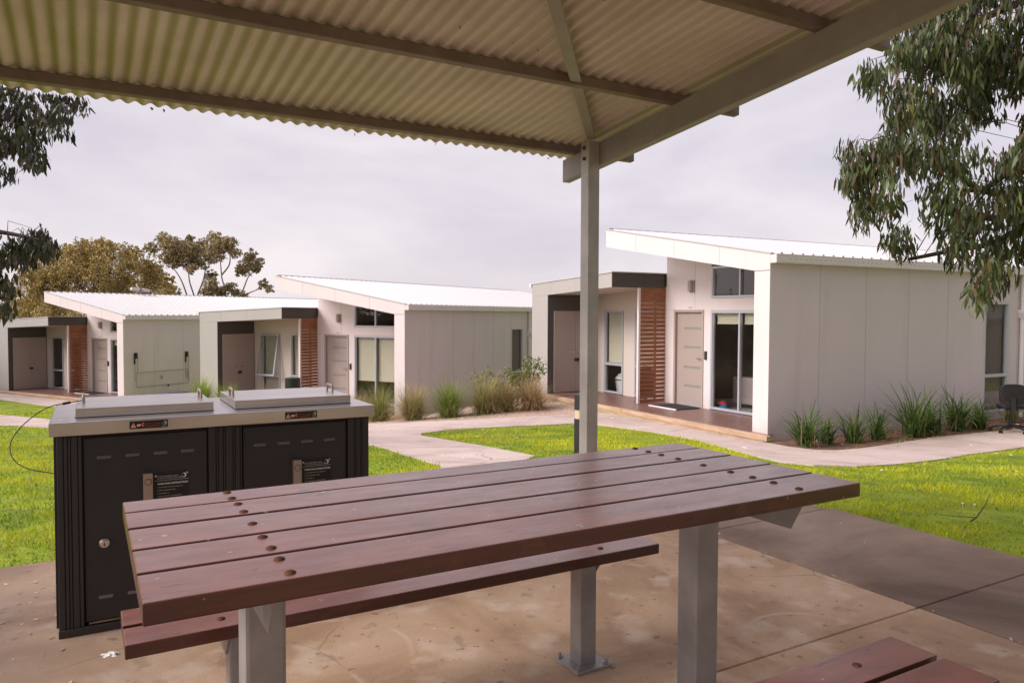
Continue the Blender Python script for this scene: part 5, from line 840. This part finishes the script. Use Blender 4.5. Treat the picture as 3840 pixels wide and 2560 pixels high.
# ------------------------------------------------------------------ lawn blades
def lawn_blades():
    r = np.random.RandomState(11); n = 1300000
    # sample with density falling off with distance from where one stands
    x = r.uniform(-15, 13, n); y = r.uniform(3.6, 27, n); d = np.hypot(x, y)
    keep = r.rand(n) < np.clip((5.5/d)**1.7, 0, 1); keep &= np.abs(x) < .72*y+.9
    x, y, d = x[keep], y[keep], d[keep]
    l, w_ = lw_of(x, y); w_ = w_+r.normal(0, .018, len(w_)); l = l-r.normal(0, .018, len(l)); pad = (w_ < 3.33) & (l < np.interp(w_, [.6, 1.98, 3.33], [4.70, 4.51, 4.46])) & (l > -6)
    ed = .03
    ok = ~pad; jx, jy = x+r.normal(0, .028, len(x)), y+r.normal(0, .028, len(x))
    for P in (PATH, FRONTPATH, GRAVEL, MULCH): ok &= ~inpoly(jx, jy, P)
    for H in (H3, H2, H1):
        (hx, hy, _), a = H; dx, dy = x-hx, y-hy; u = dx*math.sin(a)+dy*math.cos(a); v = dx*math.cos(a)-dy*math.sin(a); ok &= ~((u > -.1) & (u < 8.2) & (v > -.16))
    x, y, d = x[ok], y[ok], d[ok]; n = len(x)
    # clumps: height and hue vary in patches
    def patch(s, sd):
        q = np.random.RandomState(sd); t = np.zeros(n)
        for _ in range(7): kx, ky, ph = q.normal(0, s), q.normal(0, s), q.uniform(0, 6.28); t += np.sin(kx*x+ky*y+ph)
        return t/3
    p1 = patch(2.2, 1); p2 = patch(7, 2); p3 = patch(.7, 3)
    bare = (p1*.6+p2*.6 < -.86); k = ~(bare & (r.rand(n) < .8)); x, y, d, p1, p2, p3 = x[k], y[k], d[k], p1[k], p2[k], p3[k]; n = len(x)
    z = terr(x, y); h = (.026+.012*p2+.008*p1)*r.uniform(.5, 1.35, n); h = np.clip(h, .010, .065)*(1+.02*d)
    wd = .0022*(1+.16*d)*r.uniform(.7, 1.3, n); a = r.uniform(0, 6.28, n); lean = h*r.uniform(.2, 1.2, n); b = r.uniform(0, 6.28, n)
    V = np.empty((n, 3, 3)); V[:, 0] = np.stack([x-wd*np.cos(a), y-wd*np.sin(a), z-.004], -1); V[:, 1] = np.stack([x+wd*np.cos(a), y+wd*np.sin(a), z-.004], -1); V[:, 2] = np.stack([x+lean*np.cos(b), y+lean*np.sin(b), z+h], -1)
    t = np.clip(.52+.42*p1+.36*p2+.34*p3+r.normal(0, .24, n), 0, 1)[:, None]
    c = np.array([.15, .27, .012])*(1-t)+np.array([.70, .70, .035])*t
    dry = r.rand(n) < .05+.12*(p1 > .5); c[dry] = np.array([.48, .36, .14])
    C = np.repeat(c[:, None], 3, 1).reshape(-1, 3)
    o = numpy_mesh('grass', V.reshape(-1, 3), np.arange(3*n).reshape(-1, 3), 'blade', C); tag(o, kind='stuff'); print('blades', n)
lawn_blades()

# ------------------------------------------------------------------ plants
def ribbons(n, hmin, hmax, wd, spread, arch, cols, seed, segs=5, base=.05, up=.25, vary=.15):
    """arching strap leaves from one crown: returns verts, faces, colours"""
    r = np.random.RandomState(seed); V = []; F = []; C = []
    for _ in range(n):
        a = r.uniform(0, 6.28); tilt = abs(r.normal(0, spread)); L_ = r.uniform(hmin, hmax); w0 = wd*r.uniform(.7, 1.2); bx, by = r.normal(0, base, 2)
        c_, s_ = math.cos(a), math.sin(a); col = cols[r.randint(len(cols))]; k = 1+r.uniform(-vary, vary); b = len(V); px = pz = 0.; th = tilt; bend = arch*r.uniform(.3, 1.5)
        for i in range(segs+1):
            f = i/segs; ww = w0*(1-f**2.2)*(.6+.4*min(1, f*5)); V.append((bx+c_*px-s_*ww, by+s_*px+c_*ww, pz)); V.append((bx+c_*px+s_*ww, by+s_*px-c_*ww, pz))
            C += [np.array(col)*k*(.85+.3*f)]*2; px += math.sin(th)*L_/segs; pz += math.cos(th)*L_/segs; th += bend/segs*(1+f)
        for i in range(segs): F.append((b+2*i, b+2*i+1, b+2*i+3, b+2*i+2))
    return np.array(V), np.array(F), np.array(C)
def plant(name, x, y, label, cat, group, parts, mname='blade', dz=.0, z=None):
    t = empty(name, (x, y, (float(terr(x, y))+dz) if z is None else z), 0, label, cat, group)
    for pn, (V, F, C) in parts: numpy_mesh(pn, V, F, mname, C, t)
    return t
G1 = [(.14, .24, .035), (.20, .30, .05), (.30, .35, .08)]; GS = [(.45, .35, .18), (.55, .42, .24), (.38, .26, .14)]; GB = [(.40, .26, .16), (.50, .34, .20)]
GT = 'tussock grasses in front of the middle cabin'
for k, (x, y, hh, green, lb) in enumerate([
    (-4.15, 20.2, .85, .25, 'straw coloured tussock grass showing just above the right end of the barbecue top'), (-3.43, 19.3, 1.05, .8, 'green tussock grass in front of the glass door of the middle cabin'),
    (-2.29, 17.25, .95, .35, 'brownish tussock grass at the white corner of the middle cabin'), (-1.41, 16.85, 1.0, 1., 'large rounded bright green tussock grass before the middle of the lilac wall'),
    (-.62, 16.9, 1.0, .55, 'wide tussock grass with green middle and straw edges beside the leafy shrub'), (-.15, 17.0, .75, .3, 'low straw tussock grass at the foot of the leafy shrub'),
    (.46, 16.95, .85, .15, 'dry straw tussock grass by the corner of the nearest cabin wing')]):
    cols = G1*int(6*green+.01)+GS*int(6*(1-green)+1); pr = [('foliage', ribbons(950, hh*.62, hh*1.25, .0044, .74, .95, cols, 20+k, 6, .085))]
    pr.append(('dry_blades', ribbons(170 if green > .5 else 300, hh*.35, hh*.85, .004, .75, .7, GB, 50+k, 5, .09)))
    plant('tussock_grass', x, y, lb, 'tussock grass', GT, pr, dz=.02)
for k, (x, y, hh, lb) in enumerate([(-9.2, 22.1, 1.1, 'green tussock grass behind the barbecue between its two lids'), (-8.3, 21.6, .9, 'green tussock grass behind the gap of the barbecue lids, the nearer one'), (-7.4, 22.0, .95, 'wispy seeding grass behind the right barbecue lid before the double doors')]):
    plant('tussock_grass', x, y, lb, 'tussock grass', 'tussock grasses beside the middle cabin wing', [('foliage', ribbons(520 if k < 2 else 120, hh*.6, hh*1.1, .006, .35, .8, [(.22, .36, .04), (.34, .42, .07)] if k < 2 else GS, 80+k, 6, .08))], dz=.02)
D1 = [(.045, .10, .025), (.07, .14, .03), (.11, .18, .045), (.16, .22, .06)]
GD = 'strappy plants along the nearest cabin wall'
for k, (x, y, n, h0, h1, lb) in enumerate([
    (4.60, 11.62, 95, .35, .92, 'upright green strappy plant at the left end of the mulch bed, beside the deck corner'), (5.08, 11.98, 34, .3, .62, 'small thin strappy plant second from the left in the mulch bed'),
    (5.62, 12.22, 52, .35, .85, 'arching strappy plant third from the left in the mulch bed'), (6.20, 12.55, 50, .3, .78, 'open low strappy plant fourth from the left in the mulch bed'),
    (7.00, 12.95, 120, .45, 1.22, 'tallest strappy plant with spiky dark leaves in the middle of the bed'), (7.45, 13.2, 70, .35, .85, 'dense strappy plant just right of the tallest one'),
    (8.15, 13.65, 130, .4, 1.05, 'full dark strappy plant in front of the tall side window'), (8.75, 13.95, 90, .3, .72, 'low spreading strappy plant behind the office chair')]):
    plant('strappy_plant', x, y, lb, 'plant', GD, [('foliage', ribbons(int(n*1.15), h0, h1, .0145, .50, .95, D1, 120+k, 6, .06)), ('dead_leaves', ribbons(n//3, .25, .5, .008, 1.0, .6, [(.32, .20, .11), (.42, .30, .16)], 150+k, 4, .07))], dz=.02)
for k, (x, y) in enumerate(((9.9, 14.75), (10.5, 15.0))):
    plant('strappy_plant', x, y, ['dry strappy plant behind the right arm of the chair, nearer the window', 'dry strappy plant by the downpipe at the right edge'][k], 'plant', GD, [('foliage', ribbons(80, .4, .8, .012, .45, .8, [(.3, .26, .12), (.16, .2, .06)], 170+k, 5, .06))], dz=.02)

def leaf_cloud(anchors, per, size, droop, cols, seed, ratio=.16, spread=.12, curl=.3, hang=True):
    """lens shaped leaves hanging round every anchor"""
    r = np.random.RandomState(seed); A = np.repeat(np.array(anchors)[:, :3], per, 0); n = len(A)
    if np.array(anchors).shape[1] > 3: sp = np.repeat(np.array(anchors)[:, 3], per)
    else: sp = np.full(n, spread)
    off = r.normal(0, 1, (n, 3)); off /= np.linalg.norm(off, axis=1)[:, None]; off *= (r.rand(n)**.45*sp)[:, None]
    P = A+off
    ax = np.stack([r.normal(0, droop, n), r.normal(0, droop, n), -np.ones(n)*1. if hang else r.normal(0, 1, n)], -1); ax /= np.linalg.norm(ax, axis=1)[:, None]
    t = r.normal(0, 1, (n, 3)); sd = np.cross(ax, t); sd /= np.linalg.norm(sd, axis=1)[:, None]; nr = np.cross(ax, sd)
    L_ = (size*r.uniform(.6, 1.3, n))[:, None]; W_ = L_*ratio*r.uniform(.7, 1.3, n)[:, None]*.5; cu = (curl*L_*r.uniform(-.4, 1, (n, 1)))
    V = np.empty((n, 6, 3)); V[:, 0] = P; V[:, 1] = P+ax*L_*.33+sd*W_+nr*cu*.25; V[:, 2] = P+ax*L_*.33-sd*W_+nr*cu*.25; V[:, 3] = P+ax*L_*.70+sd*W_*.75+nr*cu*.55; V[:, 4] = P+ax*L_*.70-sd*W_*.75+nr*cu*.55; V[:, 5] = P+ax*L_+nr*cu
    ci = r.randint(0, len(cols), n); C = np.array(cols)[ci]*r.uniform(.7, 1.3, (n, 1))
    ac = np.repeat(r.uniform(.75, 1.25, (len(anchors), 1)), per, 0); C = C*ac
    b = np.arange(n)*6
    F = np.concatenate([np.stack([b, b+2, b+1, b+1], -1)[:, :3], np.stack([b+1, b+2, b+4], -1), np.stack([b+1, b+4, b+3], -1), np.stack([b+3, b+4, b+5], -1)])
    return V.reshape(-1, 3), F, np.repeat(C[:, None], 6, 1).reshape(-1, 3)
# leafy shrub by the middle cabin's side wall
t = empty('leafy_shrub', (.15, 17.9, float(terr(.15, 17.9))), 0, 'open leafy green shrub in front of the narrow window of the middle cabin', 'shrub')
r = random.Random(9); an = []; st = MB()
for (bx, by, tx, ty_, tz) in [(-.15, 0, -1.0, -.3, 1.15), (-.1, 0, -.75, 0, 1.3), (0, .1, -.35, .2, 1.35), (0, 0, -.1, 0, 1.15), (.1, 0, .25, .1, 1.65), (.12, 0, .38, .2, 1.5), (.15, 0, .5, .1, 1.7), (.1, .1, .62, .0, 1.45), (0, 0, -.55, -.2, .9), (.1, 0, .45, 0, 1.1), (0, 0, .2, 0, 1.3)]:
    tz *= .64; pts = [(bx, by, 0), (bx+(tx-bx)*.3, by+(ty_-by)*.3, tz*.45), (bx+(tx-bx)*.7, by+(ty_-by)*.7, tz*.8), (tx, ty_, tz)]; cpt = catmull(pts, 6); st.tube(cpt, [.012*(1-i/len(cpt))+.003 for i in range(len(cpt))], 5)
    for q in cpt[5:]:
        for _ in range(2): an.append((q[0]+r.gauss(0, .05), q[1]+r.gauss(0, .05), q[2]+r.gauss(0, .05)))
st.build('stem', 'bark', t); V, F, C = leaf_cloud(an, 6, .070, 1.2, [(.13, .20, .04), (.22, .28, .07), (.09, .14, .03), (.34, .26, .08)], 5, .45, .10, .2, False); numpy_mesh('foliage', V, F, 'leaf', C, t)

# ------------------------------------------------------------------ near gum trees: drooping sprays of narrow leaves
def gum_tree(label, base, top_pts, sprays, per, size, cols, seed, limbs, ratio=.20, tr=.22, spread=.15, twigs=True, barkm='dark_bark'):
    t = empty('gum_tree', (0, 0, 0), 0, label, 'tree'); t.location = base; bx, by, bz = base
    def loc(q): return (q[0]-bx, q[1]-by, q[2]-bz)
    m = MB(); pts = catmull([loc(q) for q in top_pts], 8); m.tube(pts, [tr*(1-.75*i/len(pts)) for i in range(len(pts))], 12); m.build('trunk', barkm, t, smooth=True)
    r = random.Random(seed); S = [loc(q) for q in sprays]
    lm = MB(); nodes = []
    for Lb in limbs:
        cp = catmull([loc(q) for q in Lb], 8); lm.tube(cp, [.05*(1-.8*i/len(cp))+.006 for i in range(len(cp))], 8); nodes += cp
    lm.build('limb', barkm, t, smooth=True)
    tw = MB()
    for q in S:
        best = min(nodes, key=lambda p_: (p_-Vector(q)).length+(0 if p_.z > q[2]-.1 else .6)); d = (best-Vector(q))
        if r.random() < .45: 
            q2 = Vector(q)+Vector((0, 0, .10)); mid = q2+d*.5+Vector((r.gauss(0, .08), r.gauss(0, .08), d.length*.14)); end = best if d.length < .9 else q2+d*.55+Vector((0, 0, .1))
            if d.length >= .9: mid = q2+d*.28+Vector((0, 0, .12))
            tw.tube([q, q2, mid, end], [.0015, .002, .0035, .006], 4)
        else:
            h_ = d.normalized()*.2; tw.tube([(q[0], q[1], q[2]-.1), q, (q[0]+h_.x, q[1]+h_.y, q[2]+h_.z*.5+.05)], [.001, .002, .002], 4)
    tw.build('twigs', barkm, t)
    V, F, C = leaf_cloud(S, per, size, .26, cols, seed, ratio, spread, .28); numpy_mesh('crown', V, F, 'leaf', C, t)
    return t
GL = [(.07, .10, .035), (.10, .14, .045), (.055, .08, .03), (.14, .17, .05), (.18, .19, .065), (.06, .085, .03), (.085, .11, .035), (.12, .15, .05), (.14, .10, .045), (.16, .09, .05)]
gum_tree('near gum tree hanging its dark leaves down the right side of the photo', (7.2, 8.4, -.35), [(7.2, 8.4, -.4), (7.1, 8.3, 1.2), (6.9, 8.1, 2.6), (6.6, 7.9, 4.0), (6.2, 7.8, 5.6)], RT_SPRAYS, 84, .106, [tuple(v*q_ for v, q_ in zip(c, (.70, .74, .62))) for c in GL], 31,
    [[(6.75, 8.0, 3.4), (6.0, 7.7, 3.3), (5.02, 7.4, 2.92), (4.85, 7.4, 2.77), (4.62, 7.4, 2.62), (4.3, 7.3, 2.6)], [(6.95, 8.1, 2.3), (6.0, 7.6, 2.35), (4.9, 7.2, 2.4), (4.6, 7.2, 2.31), (4.31, 7.2, 2.40), (4.0, 7.1, 2.45)], [(7.0, 8.2, 1.7), (6.0, 7.7, 2.3), (5.2, 7.3, 2.35), (4.9, 7.2, 2.23), (4.6, 7.2, 2.07), (4.2, 7.1, 2.0), (3.7, 7.0, 1.9)],
     [(6.9, 8.1, 2.9), (5.9, 7.8, 2.9), (5.17, 7.6, 2.63), (4.7, 7.6, 2.66), (4.1, 7.3, 2.9), (3.7, 7.1, 2.95)], [(6.5, 7.9, 4.2), (5.6, 7.5, 4.6), (4.7, 7.2, 4.3), (4.0, 7.0, 3.9), (3.7, 6.9, 3.5)], [(6.4, 7.8, 4.8), (5.8, 7.4, 5.0), (5.0, 7.3, 4.6), (4.5, 7.2, 4.2)]])
gum_tree('near gum tree whose dark leaves reach in at the left edge of the photo', (-9.6, 10.0, -.6), [(-9.6, 10, -.7), (-9.5, 10, 1.2), (-9.2, 9.9, 3.0), (-8.9, 9.8, 5.0), (-8.4, 9.8, 6.5)], [q for k, q in enumerate(LT_SPRAYS) if k % 4], 30, .120, [(.035, .04, .016), (.045, .052, .02), (.028, .032, .014), (.06, .06, .025), (.06, .04, .02)], 37,
    [[(-9.2, 9.9, 3.2), (-8.0, 9.7, 3.9), (-7.0, 9.6, 4.1), (-6.3, 9.5, 4.2)], [(-9.3, 9.9, 2.6), (-8.2, 9.6, 3.2), (-7.2, 9.4, 3.5), (-6.4, 9.4, 3.4)], [(-9.4, 9.9, 1.6), (-8.0, 9.3, 2.4), (-7.0, 9.1, 2.45), (-6.2, 9.1, 2.35), (-5.7, 9.1, 2.25)], [(-9.4, 9.9, 1.3), (-8.0, 9.3, 1.8), (-6.9, 9.1, 1.7), (-6.4, 9.1, 1.5)], [(-9.0, 9.9, 4.4), (-7.8, 9.6, 5.0), (-6.8, 9.4, 4.9), (-5.9, 9.4, 4.7)]], ratio=.27, spread=.13)

# ------------------------------------------------------------------ trees behind the cabins
def far_tree(label, group, blobs, trunk, limbs, cols, seed, per, size, barkm='bark', r0=.35, dens=1.):
    cx = sum(b[0] for b in blobs)/len(blobs); cy = sum(b[1] for b in blobs)/len(blobs); t = empty('gum_tree', (trunk[0][0], trunk[0][1], -2.2), 0, label, 'tree', group); o_ = Vector(t.location)
    m = MB(); cp = catmull([Vector(q)-o_ for q in trunk], 6); m.tube(cp, [r0*(1-.6*i/len(cp)) for i in range(len(cp))], 8); m.build('trunk', barkm, t, smooth=True)
    m = MB()
    for L_ in limbs:
        cp = catmull([Vector(q)-o_ for q in L_], 6); m.tube(cp, [.065*(1-.75*i/len(cp))+.012 for i in range(len(cp))], 6)
    m.build('limb', barkm, t, smooth=True)
    r = np.random.RandomState(seed); An = []; Cc = []
    for bx, by, bz, br in blobs:
        # small tufts over the outside of each clump
        k = int(per*br*br*dens)+6
        q = r.normal(0, 1, (k, 3)); q /= np.linalg.norm(q, axis=1)[:, None]; q *= (br*(.15+1.08*r.rand(k)**.75))[:, None]; q[:, 2] *= .85
        for v in q: An.append((bx+v[0]-o_.x, by+v[1]-o_.y, bz+v[2]-o_.z, br*.22))
    V, F, C = leaf_cloud(An, 15, size, .9, cols, seed, .5, .4, .2); numpy_mesh('crown', V, F, 'far_leaf', C, t)
    return t
CA = [(.52, .36, .15), (.42, .32, .12), (.30, .28, .10), (.60, .43, .20), (.20, .19, .07), (.38, .34, .12), (.54, .39, .17)]
CB = [(.44, .33, .18), (.34, .29, .14), (.28, .26, .12), (.50, .37, .21), (.20, .20, .09), (.40, .28, .16)]
CCg = [(.26, .24, .15), (.20, .20, .11), (.31, .28, .18)]
GF = 'gum trees behind the farthest cabin'
def mid(i, B): return (B[i][0], B[i][1], B[i][2])
far_tree('broad rounded tree with brown and olive foliage behind the farthest cabin', GF, BG_A, [(-31, 58, -2.2), (-31, 58, 1), (-31.2, 58, 3.2), (-31.5, 58.3, 4.6)],
    [[(-31, 58, 2.2), (-29.8, 57, 3.3), (-28.6, 57, 4.6)], [(-31, 57.6, 2.4), (-32.2, 56.6, 3.4), (-33, 56.5, 4.8)], [(-31, 58, 1.6), (-33.5, 57, 2.6), (-35.5, 57, 3.6)], [(-31.1, 57.5, 2.8), (-31.0, 56, 4.0), (-30.6, 56, 5.4)]], CA, 41, 110, .16)
far_tree('airy gum tree with bare branching stems behind the roof of the farthest cabin', GF, BG_B, [(-25.6, 62, -2.2), (-25.7, 62, 0), (-25.9, 62, 1.6), (-26.0, 62, 2.8)],
    [[(-26.3, 62, 1.2), (-26.89, 62.0, 2.8), (-27.32, 62.0, 4.0), (-27.82, 62.0, 4.88), (-28.44, 62.0, 5.51)], [(-26, 62, 1.5), (-26.32, 62.0, 2.8), (-26.69, 62.0, 4.0), (-26.81, 62.0, 4.88), (-27.17, 62.0, 5.89)], [(-25.9, 62, 1.8), (-26.07, 62.0, 2.8), (-25.55, 62.0, 4.26), (-25.41, 62.0, 5.52), (-26.03, 62.0, 6.4)],
     [(-25.2, 62, 1.0), (-23.79, 62.0, 2.74), (-24.03, 62.0, 4.39), (-24.14, 62.0, 5.65), (-24.38, 62.0, 6.78)], [(-24.6, 62, .8), (-22.65, 62.0, 2.75), (-21.87, 62.0, 4.4), (-21.36, 62.0, 4.9)], [(-23.5, 62, 2.0), (-22.65, 62.0, 2.75), (-21.63, 62.0, 3.2), (-20.87, 62.0, 3.51)], [(-24.02, 62.0, 4.64), (-23.38, 62.0, 5.53), (-23.37, 62.0, 6.79)]], CB, 43, 150, .15, r0=.25, dens=1.25)
far_tree('small brown bushy tree between the broad tree and the airy gum', GF, BG_C, [(-34, 70, -2.2), (-34, 70, 1), (-34, 70, 2.5)], [[(-34, 70, 1), (-34.6, 70, 2.5)]], CA, 47, 100, .2, r0=.2)
far_tree('pale grey green thin tree at the far left beyond the others', GF, BG_D, [(-50, 75, -2.2), (-50, 75, 1), (-49.8, 75, 4)], [[(-50, 75, 1), (-51, 75, 4)]], CCg, 53, 50, .22, r0=.25)

# tall hedge added out of view, for dark reflections in the cabin glass
t = empty('hedge', (-22, 17, float(terr(-22, 17))), 0, 'long dark green hedge added out of view on the left, for its reflection in the cabin glass', 'hedge'); r = np.random.RandomState(8)
An = [(-r.uniform(-.1, .14)*0-(k/900-.5)*3.4+r.uniform(-.7, .7), (k/900-.5)*24, r.uniform(.1, 3.1+.5*math.sin(k*.02))) for k in range(900)]
V, F, C = leaf_cloud(An, 26, .22, 1.2, [(.05, .09, .025), (.08, .12, .03), (.035, .06, .02)], 77, .5, .6, .2, False); numpy_mesh('foliage', V, F, 'far_leaf', C, t)
m = MB(); [m.cyl((-(k/12-.5)*3.4, (k/12-.5)*24, -.1), (-(k/12-.5)*3.4, (k/12-.5)*24, 1.6), .06, .03, 6) for k in range(13)]; m.build('stem', 'bark', t)

# dead leaves and twigs caught along the edge of the pavilion roof and on top of the purlins
P = []; r = np.random.RandomState(4)
for k in range(14):
    l = r.uniform(-.4, 2.9); w0 = 3.128 if k % 2 else [2.86, 1.85][k % 4//2]; x, y, _z = LW(l, w0+(0 if k % 2 else .0)); P.append((x, y, PZ(w0)+(.048 if k % 2 else .052)))
V = []; F = []; C = []
for x, y, z in P:
    b = len(V); a = r.uniform(0, 3.14); s_ = r.uniform(.006, .014); dn = r.uniform(.005, .02)
    V += [(x-s_*math.cos(a), y-s_*math.sin(a), z), (x, y, z-dn), (x+s_*math.cos(a), y+s_*math.sin(a), z-.004), (x, y, z+.004)]; F.append((b, b+1, b+2, b+3)); C += [(.25, .2, .18)]*4
tag(numpy_mesh('roof_debris', np.array(V), np.array(F), 'litter', np.array(C)), kind='stuff')
